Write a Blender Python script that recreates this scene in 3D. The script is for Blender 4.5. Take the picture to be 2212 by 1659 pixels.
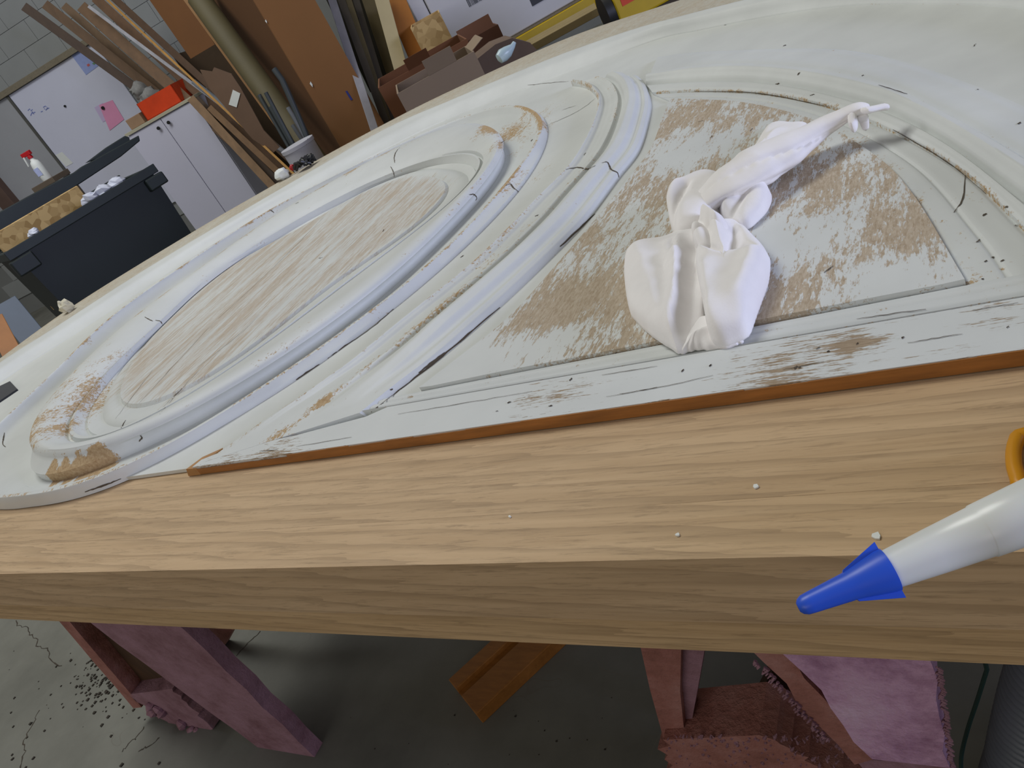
import bpy, bmesh, math, random
from mathutils import Vector, Matrix, noise
from mathutils.bvhtree import BVHTree
for o in list(bpy.data.objects): bpy.data.objects.remove(o)
sc = bpy.context.scene
COL = sc.collection
RND = random.Random(7)

# ------------------------------------------------------------------ camera, world, lights, exposure
TOP = 0.85                      # height of the bench top above the floor
EYE = Vector((0, 0, TOP + 0.25))
F = 1690.0; W = 2212; H = 1659
YAW, PITCH, ROLL = 0.6657, 0.4776, 0.5187
Rz = Matrix.Rotation(YAW, 3, 'Z'); Rx = Matrix.Rotation(-PITCH, 3, 'X')
B0 = Matrix(((1, 0, 0), (0, 0, 1), (0, -1, 0))); Rr = Matrix.Rotation(ROLL, 3, 'Z')
RC = Rz @ Rx @ B0 @ Rr          # columns: image right, image down, view direction
cd = bpy.data.cameras.new('camera'); cam = bpy.data.objects.new('camera', cd); COL.objects.link(cam)
cd.sensor_width = 36.0; cd.lens = F / W * 36.0; cd.clip_start = 0.01; cd.clip_end = 100
cm = Matrix((RC.col[0], -RC.col[1], -RC.col[2])).transposed().to_4x4(); cm.translation = EYE
cam.matrix_world = cm
sc.camera = cam

w = bpy.data.worlds.new('world'); sc.world = w; w.use_nodes = True
bg = w.node_tree.nodes['Background']; bg.inputs[0].default_value = (1.0, 0.95, 0.88, 1); bg.inputs[1].default_value = 0.16
def area(name, loc, target, sx, sy, power, col):
    l = bpy.data.lights.new(name, 'AREA'); l.shape = 'RECTANGLE'; l.size = sx; l.size_y = sy; l.energy = power; l.color = col
    o = bpy.data.objects.new(name, l); COL.objects.link(o); o.location = loc
    o.rotation_euler = (Vector(target) - Vector(loc)).to_track_quat('-Z', 'Y').to_euler()
    return o
area('roof_skylight', (-3.0, 2.3, 6.2), (-0.9, 0.9, 0.8), 2.6, 2.0, 164, (0.985, 1.0, 0.965))
area('far_fill', (-4.6, 1.2, 5.6), (-6.6, 5.2, 0.9), 2.4, 2.0, 125, (0.97, 0.99, 1.0))  # added fill lamp that brightens the back wall and whiteboard
area('rear_fill', (-1.6, -5.0, 2.3), (-1.2, 1.0, 0.9), 4.0, 1.8, 48, (1.0, 0.95, 0.92))  # added fill lamp behind the camera, lifts the front-facing surfaces
area('open_doorway', (4.2, 0.5, 1.62), (-0.8, 0.8, 0.9), 2.0, 0.9, 150, (0.62, 0.68, 1.0))
sc.view_settings.view_transform = 'Standard'; sc.view_settings.look = 'None'
sc.view_settings.gamma = 1.0; sc.view_settings.use_curve_mapping = False
sc.view_settings.exposure = 0.0

# ------------------------------------------------------------------ helpers
def ray(px, py):
    return (RC @ Vector((px - W / 2, py - H / 2, F))).normalized()
def on(px, py, z=0.0):
    """point on the horizontal plane z above the bench top"""
    d = ray(px, py); return EYE + d * ((TOP + z - EYE.z) / d.z)
def fl(px, py, z=0.0):
    d = ray(px, py); return EYE + d * ((z - EYE.z) / d.z)
def far(px, py, dist):
    d = ray(px, py); return EYE + d * (dist / math.hypot(d.x, d.y))
def atp(px, py, p0, n):
    d = ray(px, py); return EYE + d * ((Vector(p0) - EYE).dot(n) / d.dot(n))
def aty(px, py, y):
    return atp(px, py, (0, y, 0), Vector((0, 1, 0)))

def catmull(P, n, closed=False):
    P = [Vector(p) for p in P]; m = len(P); dense = []
    segs = m if closed else m - 1
    for i in range(segs):
        if closed: a, b, c, d = P[(i - 1) % m], P[i], P[(i + 1) % m], P[(i + 2) % m]
        else:
            b, c = P[i], P[i + 1]; a = P[i - 1] if i else b * 2 - c; d = P[i + 2] if i + 2 < m else c * 2 - b
        for k in range(12):
            t = k / 12
            dense.append(0.5 * ((2 * b) + (c - a) * t + (2 * a - 5 * b + 4 * c - d) * t * t + (3 * b - a - 3 * c + d) * t ** 3))
    dense.append(P[0] if closed else P[-1])
    L = [0.0]
    for i in range(1, len(dense)): L.append(L[-1] + (dense[i] - dense[i - 1]).length)
    out = []; j = 0
    for i in range(n):
        s = L[-1] * i / ((n) if closed else (n - 1))
        while j < len(L) - 2 and L[j + 1] < s: j += 1
        t = (s - L[j]) / max(1e-9, L[j + 1] - L[j]); out.append(dense[j].lerp(dense[j + 1], t))
    return out
def smooth(pts, it=2):
    for _ in range(it):
        pts = [pts[0]] + [(pts[i - 1] + pts[i] * 2 + pts[i + 1]) / 4 for i in range(1, len(pts) - 1)] + [pts[-1]]
    return pts

def mesh_obj(name, verts, faces, mat, parent=None, org=None, sm=True, wear=None, loc=None):
    """vertices are given in world space; the object's origin is org (a thing's base)"""
    org = Vector(org) if org is not None else (Vector(parent.location) if parent else Vector((0, 0, 0)))
    me = bpy.data.meshes.new(name); me.from_pydata([tuple(Vector(v) - org) for v in verts], [], faces); me.update()
    bm = bmesh.new(); bm.from_mesh(me); bmesh.ops.recalc_face_normals(bm, faces=bm.faces); bm.to_mesh(me); bm.free()
    if sm:
        me.polygons.foreach_set('use_smooth', [True] * len(me.polygons))
        try: me.set_sharp_from_angle(angle=math.radians(40))
        except Exception: pass
    if wear is not None:
        at = me.attributes.new('wear', 'FLOAT', 'POINT'); at.data.foreach_set('value', wear)
    if mat: me.materials.append(mat)
    o = bpy.data.objects.new(name, me); COL.objects.link(o)
    if parent:
        o.parent = parent; p = parent
        while p: org = org - p.location; p = p.parent
    o.location = org
    return o
def thing(name, label, cat, loc, group=None, kind=None):
    o = bpy.data.objects.new(name, None); COL.objects.link(o); o.location = loc; o.empty_display_size = 0.05
    return tag(o, label, cat, group, kind)
def tag(o, label=None, cat=None, group=None, kind=None):
    if label: o['label'] = label
    if cat: o['category'] = cat
    if group: o['group'] = group
    if kind: o['kind'] = kind
    return o

class MB:
    """collects shapes for one mesh"""
    def __init__(s): s.v = []; s.f = []
    def add(s, v, f):
        b = len(s.v); s.v += [Vector(x) for x in v]; s.f += [[i + b for i in q] for q in f]; return s
    def hexa(s, c8):      # 4 bottom then 4 top corners, same order
        return s.add(c8, [(3, 2, 1, 0), (4, 5, 6, 7), (0, 1, 5, 4), (1, 2, 6, 5), (2, 3, 7, 6), (3, 0, 4, 7)])
    def box(s, o, ax, ay, az):
        o, ax, ay, az = map(Vector, (o, ax, ay, az))
        return s.hexa([o, o + ax, o + ax + ay, o + ay, o + az, o + ax + az, o + ax + ay + az, o + ay + az])
    def prism(s, poly, ext):
        n = len(poly); ext = Vector(ext); P = [Vector(p) for p in poly]
        return s.add(P + [p + ext for p in P], [list(range(n))[::-1], [n + i for i in range(n)]] + [(i, (i + 1) % n, n + (i + 1) % n, n + i) for i in range(n)])
    def tube(s, path, rad, seg=12, cap=True, flat=1.0, up=None):
        path = [Vector(p) for p in path]; n = len(path)
        if not hasattr(rad, '__len__'): rad = [rad] * n
        base = []; t0 = None
        for i, p in enumerate(path):
            t = (path[min(i + 1, n - 1)] - path[max(i - 1, 0)]).normalized()
            if i == 0:
                u = Vector(up) if up else (Vector((0, 0, 1)) if abs(t.z) < .9 else Vector((1, 0, 0)))
            a = t.cross(u).normalized(); u = a.cross(t).normalized()
            for k in range(seg):
                th = 2 * math.pi * k / seg
                base.append(p + (a * math.cos(th) + u * math.sin(th) * flat) * rad[i])
        f = [(i * seg + k, i * seg + (k + 1) % seg, (i + 1) * seg + (k + 1) % seg, (i + 1) * seg + k) for i in range(n - 1) for k in range(seg)]
        if cap: f += [list(range(seg))[::-1], [(n - 1) * seg + k for k in range(seg)]]
        return s.add(base, f)
    def build(s, name, mat, parent=None, org=None, sm=True, bevel=0, loc=None):
        o = mesh_obj(name, s.v, s.f, mat, parent, org, sm)
        if bevel:
            m = o.modifiers.new('bevel', 'BEVEL'); m.width = bevel; m.segments = 2; m.limit_method = 'ANGLE'
        return o

# ------------------------------------------------------------------ materials
def lin(r, g, b):
    f = lambda c: (c / 255 / 12.92) if c / 255 <= 0.04045 else ((c / 255 + 0.055) / 1.055) ** 2.4
    return (f(r), f(g), f(b), 1)
class NT:
    def __init__(s, name):
        s.m = bpy.data.materials.new(name); s.m.use_nodes = True; s.t = s.m.node_tree
        s.b = s.t.nodes['Principled BSDF']
    def n(s, typ, **kw):
        nd = s.t.nodes.new(typ)
        for k, v in kw.items(): setattr(nd, k, v)
        return nd
    def l(s, a, b): s.t.links.new(a, b)
    def coord(s, scale=(1, 1, 1), rot=(0, 0, 0)):
        tc = s.n('ShaderNodeTexCoord'); mp = s.n('ShaderNodeMapping')
        mp.inputs['Scale'].default_value = scale; mp.inputs['Rotation'].default_value = rot
        s.l(tc.outputs['Object'], mp.inputs['Vector']); return mp.outputs[0]
    def noise(s, vec, scale, detail=4, rough=.6, dist=0):
        nd = s.n('ShaderNodeTexNoise'); nd.inputs['Scale'].default_value = scale; nd.inputs['Detail'].default_value = detail
        nd.inputs['Roughness'].default_value = rough; nd.inputs['Distortion'].default_value = dist
        s.l(vec, nd.inputs['Vector']); return nd.outputs['Fac']
    def ramp(s, fac, stops):
        r = s.n('ShaderNodeValToRGB'); e = r.color_ramp.elements
        while len(e) < len(stops): e.new(0.5)
        for k, (p, c) in enumerate(stops): e[k].position = p; e[k].color = c
        s.l(fac, r.inputs[0]); return r.outputs[0]
    def math(s, op, a, b=None, clamp=False):
        m = s.n('ShaderNodeMath'); m.operation = op; m.use_clamp = clamp
        for i, x in enumerate((a, b)):
            if x is None: continue
            if isinstance(x, (int, float)): m.inputs[i].default_value = x
            else: s.l(x, m.inputs[i])
        return m.outputs[0]
    def mix(s, fac, a, b, blend='MIX'):
        m = s.n('ShaderNodeMix'); m.data_type = 'RGBA'; m.blend_type = blend
        for i, x in ((0, fac), (6, a), (7, b)):
            if isinstance(x, (int, float)): m.inputs[i].default_value = x
            elif isinstance(x, tuple): m.inputs[i].default_value = x
            else: s.l(x, m.inputs[i])
        return m.outputs[2]
    def bump(s, h, strength=.3, dist=.001):
        b = s.n('ShaderNodeBump'); b.inputs['Strength'].default_value = strength; b.inputs['Distance'].default_value = dist
        s.l(h, b.inputs['Height']); s.l(b.outputs[0], s.b.inputs['Normal'])
    def out(s, col, rough=.6, metal=0):
        if isinstance(col, tuple): s.b.inputs['Base Color'].default_value = col
        else: s.l(col, s.b.inputs['Base Color'])
        if isinstance(rough, (int, float)): s.b.inputs['Roughness'].default_value = rough
        else: s.l(rough, s.b.inputs['Roughness'])
        s.b.inputs['Metallic'].default_value = metal
        return s.m
def plain(name, rgb, rough=.6, var=.12, scale=6, stretch=(1, 1, 1), bump=0, metal=0):
    t = NT(name); v = t.coord(stretch); f = t.noise(v, scale, 5, .65)
    c = lin(*rgb); k = lambda m: tuple(min(1, x * m) for x in c[:3]) + (1,)
    col = t.ramp(f, [(.3, k(1 - var)), (.7, k(1 + var))])
    if bump: t.bump(f, bump, .002)
    return t.out(col, rough, metal)
def paint(name, col, wood, wood2, grain=(8, 1.2, 8), sharp=.05, tint=.06, rough=.55, fine=26, sw=.55, aw=.40, bw=.34):
    """old oil paint over wood; the wear attribute says how far it is worn away"""
    t = NT(name); v = t.coord(grain); u = t.coord((1, 1, 1))
    at = t.n('ShaderNodeAttribute'); at.attribute_name = 'wear'
    a = t.noise(v, 5, 5, .62, .4); b = t.noise(v, fine, 3, .7); c = t.noise(u, 5, 3, .5); e = t.noise(u, 420, 2, .6)
    g = t.noise(v, fine * 2.6, 3, .75, .2)
    s = t.math('ADD', t.math('MULTIPLY', a, aw), t.math('MULTIPLY', b, bw))
    s = t.math('ADD', s, t.math('ADD', t.math('MULTIPLY', t.math('SUBTRACT', g, .5), sw), .5 - .5 * (aw + bw)))
    s = t.math('ADD', s, t.math('MULTIPLY', t.math('SUBTRACT', c, .5), .25))
    s = t.math('ADD', s, t.math('MULTIPLY', t.math('SUBTRACT', e, .5), .10))
    s = t.math('ADD', s, t.math('SUBTRACT', t.math('MULTIPLY', at.outputs['Fac'], .62), .31))
    m = t.n('ShaderNodeMapRange'); m.inputs[1].default_value = .5 - sharp; m.inputs[2].default_value = .5 + sharp
    t.l(s, m.inputs[0]); mask = m.outputs[0]
    k = lambda q, f: tuple(min(1, x * f) for x in q[:3]) + (1,)
    pc = t.ramp(t.noise(u, 9, 4, .6), [(.3, k(col, 1 - tint)), (.7, k(col, 1 + tint))])
    wc = t.ramp(t.noise(t.coord(tuple(g * 9 for g in grain)), 6, 4, .7), [(.3, wood), (.68, wood2)])
    t.bump(t.math('ADD', t.math('SUBTRACT', 1.0, mask), t.math('MULTIPLY', b, .5)), .35, .0005); t.b.inputs['Specular IOR Level'].default_value = .3
    return t.out(t.mix(mask, pc, wc), t.math('ADD', t.math('MULTIPLY', mask, .35), rough))

def oak(name, light, dark, grain=(1, 14, 14), tone=1.0):
    t = NT(name); v = t.coord(grain); oi = t.n('ShaderNodeObjectInfo')
    off = t.n('ShaderNodeVectorMath'); off.operation = 'ADD'; t.l(v, off.inputs[0])
    cmb = t.n('ShaderNodeCombineXYZ'); r = t.math('MULTIPLY', oi.outputs['Random'], 37.0); t.l(r, cmb.inputs[0]); t.l(r, cmb.inputs[1]); t.l(cmb.outputs[0], off.inputs[1])
    v = off.outputs[0]
    a = t.noise(v, 5, 5, .6, 1.1); p = t.noise(v, 30, 4, .8, .5); q = t.noise(v, 90, 2, .7)
    c = t.ramp(a, [(.28, dark), (.62, light)])
    pore = t.n('ShaderNodeMapRange'); pore.inputs[1].default_value = .52; pore.inputs[2].default_value = .68; t.l(p, pore.inputs[0])
    c = t.mix(t.math('MULTIPLY', pore.outputs[0], .62), c, tuple(x * .52 for x in dark[:3]) + (1,))
    c = t.mix(t.math('MULTIPLY', q, .30), c, tuple(x * .78 for x in light[:3]) + (1,))
    wv = t.n('ShaderNodeTexWave'); wv.wave_type = 'BANDS'; wv.bands_direction = 'DIAGONAL'; wv.wave_profile = 'SAW'
    wv.inputs['Scale'].default_value = 3.4; wv.inputs['Distortion'].default_value = 7.0; wv.inputs['Detail'].default_value = 3; wv.inputs['Detail Scale'].default_value = 1.1; wv.inputs['Detail Roughness'].default_value = .62
    t.l(v, wv.inputs['Vector'])
    wr = t.n('ShaderNodeMapRange'); wr.inputs[1].default_value = .55; wr.inputs[2].default_value = 1.0; t.l(wv.outputs['Fac'], wr.inputs[0])
    c = t.mix(t.math('MULTIPLY', wr.outputs[0], .48), c, tuple(x * .62 for x in dark[:3]) + (1,))
    va = t.math('ADD', t.math('MULTIPLY', oi.outputs['Random'], .26), .84 * tone)
    cc = t.n('ShaderNodeCombineColor')
    for i in range(3): t.l(va, cc.inputs[i])
    c = t.mix(1.0, c, cc.outputs[0], 'MULTIPLY')
    t.bump(p, .22, .0004); t.b.inputs['Specular IOR Level'].default_value = .3
    return t.out(c, .55)

# ------------------------------------------------------------------ paint and wood of the bench and the old panel
PAINT = (0.645, 0.665, 0.645, 1); CREAM = (0.690, 0.675, 0.600, 1)
m_oak = oak('oak_top', (0.60, 0.420, 0.240, 1), (0.47, 0.312, 0.165, 1), grain=(.9, 15, 15))
m_oakface = oak('oak_edge', (0.64, 0.435, 0.225, 1), (0.46, 0.295, 0.140, 1), grain=(.8, 16, 20))
m_field = paint('stripped_field', PAINT, (0.35, 0.265, 0.175, 1), (0.55, 0.47, 0.365, 1), grain=(12, 2.8, 12), sharp=.05, fine=13, sw=.85, aw=.78, bw=.36)
m_oval = paint('rubbed_oval_field', PAINT, (0.43, 0.35, 0.26, 1), (0.58, 0.51, 0.42, 1), grain=(11, .9, 11), sharp=.13, fine=15, sw=.85, aw=.75, bw=.30)
m_mould = paint('painted_moulding', PAINT, (0.36, 0.23, 0.11, 1), (0.56, 0.42, 0.25, 1), grain=(6, 5, 6), sharp=.04, fine=22)
m_plate = paint('painted_board', (0.650, 0.668, 0.640, 1), (0.38, 0.27, 0.15, 1), (0.60, 0.49, 0.30, 1), grain=(9, 2.5, 9), sharp=.05)
m_rail = paint('painted_rail', PAINT, (0.26, 0.19, 0.12, 1), (0.42, 0.33, 0.23, 1), grain=(2.2, 22, 12), sharp=.03, fine=14)
m_border = paint('stained_border', (0.53, 0.53, 0.47, 1), (0.38, 0.29, 0.18, 1), (0.52, 0.47, 0.37, 1), grain=(3, 3, 3), sharp=.25, fine=16, tint=.12)
m_brown = plain('old_stained_wood', (158, 102, 44), .5, .28, 7, (2.5, 20, 20))
m_barewood = plain('bare_wood', (176, 128, 72), .6, .2, 9, (4, 4, 14))
m_dark = plain('dark_crack', (84, 74, 60), .9, .2)

# ------------------------------------------------------------------ setting: floor and block wall
m_conc = NT('concrete_floor'); v_ = m_conc.coord(); a_ = m_conc.noise(v_, 2.2, 6, .65); b_ = m_conc.noise(v_, 60, 3, .7)
c_ = m_conc.ramp(a_, [(.32, (0.115, 0.115, 0.096, 1)), (.68, (0.190, 0.190, 0.162, 1))])
vo_ = m_conc.n('ShaderNodeTexVoronoi'); vo_.feature = 'DISTANCE_TO_EDGE'; vo_.inputs['Scale'].default_value = .8
wv_ = m_conc.n('ShaderNodeVectorMath'); wv_.operation = 'ADD'; nz_ = m_conc.n('ShaderNodeTexNoise'); nz_.inputs['Scale'].default_value = 5; m_conc.l(v_, nz_.inputs['Vector'])
m_conc.l(v_, wv_.inputs[0]); m_conc.l(nz_.outputs['Color'], wv_.inputs[1]); m_conc.l(wv_.outputs[0], vo_.inputs['Vector'])
cr_ = m_conc.n('ShaderNodeMapRange'); cr_.inputs[1].default_value = .0008; cr_.inputs[2].default_value = .003; m_conc.l(vo_.outputs[0], cr_.inputs[0])
c_ = m_conc.mix(cr_.outputs[0], (0.15, 0.145, 0.12, 1), c_)
m_conc.bump(b_, .15, .002)
m_floor = m_conc.out(c_, .75)
MB().box((-16, -7, -.12), (32, 0, 0), (0, 24, 0), (0, 0, .12)).build('floor', m_floor, sm=False)['kind'] = 'structure'

WDIR = Vector((math.cos(math.radians(19)), math.sin(math.radians(19)), 0)); WN = Vector((WDIR.y, -WDIR.x, 0))   # along the wall; out of it
WP = EYE + Vector((math.sin(math.radians(-52)), math.cos(math.radians(-52)), 0)) * 9.3; WP.z = 0
def wl(px, py, off=0.0):
    """point on the plane off metres in front of the back wall: (along, height)"""
    q = atp(px, py, WP + WN * off, WN); return (q - WP).dot(WDIR), q.z
def wpt(u, z, off=0.0):
    return WP + WDIR * u + WN * off + Vector((0, 0, z))
m_wall = plain('painted_blockwork', (142, 145, 144), .85, .05, 3, bump=.1)
m_joint = plain('wall_joint', (120, 122, 120), .9, .04)
wall = mesh_obj('wall_back', *(lambda m: (m.v, m.f))(MB().box(wpt(-4.5, 0, -.2), WDIR * 26, WN * .185, (0, 0, 4.2))), m_joint, sm=False)
wall['kind'] = 'structure'
blk = None
for r in range(15):
    for c in range(11):
        u = -2.5 + c * .4 + (r % 2) * .2; z = .2 + r * .2
        if blk is None:
            blk = MB().box(Vector((0, 0, 0)) + wpt(u, z, -.016) + WDIR * .002 + Vector((0, 0, .002)), WDIR * .396, WN * .014, (0, 0, .196)).build('block', m_wall, wall, org=wpt(u, z), sm=False); u0, z0 = u, z
        else:
            b = blk.copy(); b.parent = wall; b.location = blk.location + WDIR * (u - u0) + Vector((0, 0, z - z0)); COL.objects.link(b)

# ------------------------------------------------------------------ oak bench
bench = thing('oak_bench', 'long pale oak bench with a square front edge, under the painted panel', 'bench', (-.6, .219, 0))
YF = .2188; X0, X1 = -1.72, 2.6
def plank(x0, x1, y0, y1, z0, z1, mat, name='plank'):
    return MB().box((x0, y0, TOP + z0), (x1 - x0, 0, 0), (0, y1 - y0, 0), (0, 0, z1 - z0)).build(name, mat, bench, sm=False)
ys = [YF, .2535, .322, .415, .52, .62, .72, .82, .92, 1.02]
for k in range(len(ys) - 1):
    plank(X0, X1, ys[k] + (.00006 if k else 0), ys[k + 1] - .00006, -.044, 0.0, m_oak)
plank(X0, X1, YF + .0006, YF + .085, -.067, -.0442, m_oakface, 'lower_board')
plank(X0, X1, YF + .30, YF + .38, -.067, -.0442, m_oakface, 'lower_board')
plank(X0, X1, YF + .70, YF + .78, -.067, -.0442, m_oakface, 'lower_board')

# ------------------------------------------------------------------ arched, painted overdoor panel
panel = thing('overdoor_panel', 'arched wooden panel in peeling grey-white paint with oval medallion, on the oak bench', 'panel', (-.8, .33, TOP))
def lerp(a, b, t): return a + (b - a) * t
def V2(p): return Vector((p.x, p.y, 0))
def curve(px, z, ext=(), pre=(), n=160, it=3):
    pts = [Vector((x, y, 0)) for x, y in pre] + [V2(on(x, y, z)) for x, y in px] + [Vector((x, y, 0)) for x, y in ext]
    return smooth(catmull(pts, n), it)
GROUND = .004
WK = .62
blobs = []           # places worn to the wood: centre, radius, strength
def worn(px, py, z, r, s): blobs.append((V2(on(px, py, z)), r, s * WK))
def wear_at(p, w0):
    w = w0
    for c, r, s in blobs:
        d = math.hypot(p.x - c.x, p.y - c.y)
        if d < r: w += s * (1 - (d / r) ** 2)
    return w
PANEL_PARTS = []
def band(name, A, B, prof, mat, base=.16, closed=False, zf=None):
    """surface swept between two plan curves; prof lists (share of the way, height, wear)"""
    n = len(A); v = []; wr = []; m = len(prof)
    for i in range(n):
        for t, z, ww in prof:
            q = A[i].lerp(B[i], t); z2 = z(i) if callable(z) else z
            v.append(Vector((q.x, q.y, TOP + z2))); wr.append(wear_at(q, base + ww))
    f = [(i * m + j, ((i + 1) % n) * m + j, ((i + 1) % n) * m + j + 1, i * m + j + 1) for i in range(n if closed else n - 1) for j in range(m - 1)]
    if not closed: f += [list(range(m)), [(n - 1) * m + j for j in range(m)][::-1]]
    o = mesh_obj(name, v, f, mat, panel, wear=wr); PANEL_PARTS.append(o); return o
def prof(*k):
    """fills in a profile smoothly between (t, z, wear) keys"""
    out = []
    for a, b in zip(k[:-1], k[1:]):
        s = 1 if b[0] - a[0] < .03 else 4
        for j in range(s):
            t = j / s; e = t * t * (3 - 2 * t); out.append((a[0] + (b[0] - a[0]) * t, a[1] + (b[1] - a[1]) * e, a[2] + (b[2] - a[2]) * t))
    return out + [k[-1]]

# places where the photograph shows bare or half-bare wood
for x, y, r, s in ((250, 790, .10, .38), (160, 890, .08, .36), (110, 960, .05, .3), (1130, 240, .08, .5), (1160, 260, .05, .45), (1070, 285, .05, .5), (1085, 320, .035, .4), (1160, 350, .05, .22), (1120, 370, .05, .22), (330, 660, .07, .25), (450, 570, .08, .22), (560, 490, .08, .2)): worn(x, y, .02, r, s)
for x, y in ((300, 680), (350, 640), (427, 584), (480, 545), (535, 508), (580, 475), (625, 445), (665, 423), (700, 404), (760, 372), (836, 329)): worn(x, y, .031, .022, .55)
for x, y in ((48, 866), (96, 820), (183, 736), (240, 686), (300, 637), (345, 606), (390, 577), (463, 527), (535, 481)): worn(x, y, .031, .016, .34)
for x, y in ((125, 1030), (150, 1026), (178, 1020), (205, 1012), (230, 1003)): worn(x, y, .0085, .014, 2.2)
for x, y, r, s in ((985, 640, .030, .30), (1050, 560, .03, .30), (1110, 500, .03, .28), (930, 690, .028, .3), (870, 730, .026, .28), (790, 790, .02, .22)): worn(x, y, .012, r, s)
for x, y, r, s in ((700, 870, .012, .5), (1150, 860, .03, .34), (1240, 850, .02, .3), (1600, 800, .03, .30), (1750, 770, .03, .34), (1850, 745, .02, .3), (1860, 735, .012, .4), (620, 950, .03, .25), (500, 985, .02, .3), (2150, 680, .02, .3), (1680, 810, .02, .3)): worn(x, y, .009, r, s)
for x, y, r, s in ((835, 690, .022, .6), (280, 615, .03, .3)): worn(x, y, .004, r, s)

EDGE = curve([(0, 774), (169, 653), (429, 493), (560, 417), (704, 335), (843, 261), (960, 202), (1207, 89), (1420, 15)], .009,
             ext=[(-.26, 1.39), (-.05, 1.21), (.10, 1.01), (.22, .78), (.30, .55), (.33, .335)], pre=[(-1.735, .36), (-1.775, .6)], n=220, it=4)
BEADU = curve([(0, 790), (94, 730), (313, 589), (560, 445), (820, 286), (969, 224), (1088, 173), (1237, 113), (1420, 63), (1500, 40), (1663, 0)], .008,
              ext=[(-.09, 1.09), (.02, .95), (.10, .80), (.17, .62), (.215, .45), (.235, .335)], pre=[(-1.62, .36), (-1.665, .6)], n=220, it=4)
BEADL = curve([(0, 822), (63, 780), (157, 721), (345, 598), (560, 464), (700, 390), (900, 285), (1046, 221), (1148, 182), (1252, 143), (1420, 80), (1500, 63), (1645, 33), (1807, 9), (2006, 3), (2212, 14)], .008,
              ext=[(.10, .63), (.145, .47), (.17, .335)], pre=[(-1.55, .36), (-1.58, .56)], n=220, it=4)
# ground board
outl = [Vector((p.x, p.y, 0)) for p in EDGE] + [Vector((.325, .330, 0)), Vector((-.55, .330, 0)), Vector((-1.733, .330, 0))]
bmv = [Vector((p.x, p.y, TOP + .0004)) for p in outl]
def filled(name, poly, z0, z1, mat, grid=.02, base=.16, fn=None, parent=None):
    """flat board with an outline, cut into small faces so that wear can vary"""
    bm = bmesh.new(); vs = [bm.verts.new((p.x, p.y, TOP + z1)) for p in poly]; fc = bm.faces.new(vs)
    xs = [p.x for p in poly]; ysl = [p.y for p in poly]
    for ax, lo, hi in ((0, min(xs), max(xs)), (1, min(ysl), max(ysl))):
        c = lo + grid
        while c < hi:
            co = [0, 0, 0]; no = [0, 0, 0]; co[ax] = c; no[ax] = 1
            bmesh.ops.bisect_plane(bm, geom=bm.verts[:] + bm.edges[:] + bm.faces[:], plane_co=co, plane_no=no, dist=1e-6); c += grid
    r = bmesh.ops.extrude_face_region(bm, geom=bm.faces[:]); nv = [e for e in r['geom'] if isinstance(e, bmesh.types.BMVert)]
    for q in nv: q.co.z = TOP + z0
    bm.verts.index_update(); v = [q.co.copy() for q in bm.verts]; f = [[q.index for q in g.verts] for g in bm.faces]; bm.free()
    wr = [wear_at(p, base + (fn(p) if fn else 0)) for p in v]
    o = mesh_obj(name, v, f, mat, parent or panel, wear=wr); PANEL_PARTS.append(o); return o
filled('ground_board', outl, .0004, GROUND, m_plate, .03, .13)
band('border_strip', EDGE, BEADU, [(0, .0006, .7), (0, .008, .62), (.03, .0093, .5), (.3, .0098, .36), (.6, .0098, .36), (.92, .0095, .22), (1, GROUND, .3)], m_border, .22)
band('arch_bead', BEADU, BEADL, prof((0, GROUND, 0), (.02, .010, .05), (.14, .0080, .06), (.2, .0130, .02), (.48, .0235, .0), (.72, .0205, 0), (.95, .0060, .03), (1, .0010, .3)), m_mould, .10)

# wing: arched mouldings round the stripped field
A1 = curve([(1420, 118), (1500, 108), (1753, 98), (1898, 112), (2042, 152), (2212, 217)], .010, ext=[(.062, .47), (.085, .337)])
A2 = curve([(1405, 166), (1500, 148), (1608, 143), (1753, 154), (1898, 184), (2006, 231), (2212, 347)], .010, ext=[(.045, .41), (.062, .337)])
A3 = curve([(1395, 184), (1500, 177), (1608, 175), (1717, 188), (1825, 213), (1927, 246), (2042, 307), (2212, 434)], .006, ext=[(.030, .40), (.042, .337)])
A4 = curve([(1410, 202), (1500, 197), (1645, 202), (1789, 230), (1934, 286), (2079, 369), (2212, 495)], .006, ext=[(.020, .39), (.030, .337)])
A5 = curve([(1445, 215), (1500, 217), (1608, 224), (1753, 260), (1883, 333), (1970, 419), (2085, 608)], .007, ext=[], n=160)
A45 = curve([(1430, 208), (1600, 214), (1770, 245), (1898, 333-20), (1959, 376), (2093, 477), (2162, 600), (2190, 650)], .006, ext=[])
band('arch_moulding', A1, A2, prof((0, GROUND, .1), (.06, .0080, .08), (.3, .0095, .02), (.8, .0115, .03), (.97, .0110, .16), (1, .0085, .2)), m_mould, .12)
band('arch_roll', A2, A3, prof((0, .0060, .1), (.03, .0095, .1), (.22, .0160, .04), (.5, .0165, .0), (.8, .0110, .0), (1, .0045, .05)), m_mould, .12)
band('arch_cove', A3, A4, prof((0, .0042, .0), (.1, .0060, .05), (.35, .0095, .05), (.75, .0085, .05), (.96, .0072, .3), (1, .0042, .35)), m_mould, .14)
band('field_margin', A4, A5, prof((0, .0042, .1), (.1, .0058, .1), (.5, .0062, .08), (.56, .0050, .15), (.62, .0060, .1), (.92, .0058, .2), (1, .0042, .2)), m_mould, .15)
L2 = [V2(on(*p, .008)) for p in ((800, 886), (852, 875), (1100, 842), (1300, 804), (1700, 733), (2190, 648))]
y2 = sum(p.y for p in L2) / len(L2)
gro = [V2(on(*p, .008)) for p in ((906, 840), (1100, 800), (1300, 762), (1700, 680), (2085, 606))]
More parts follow.
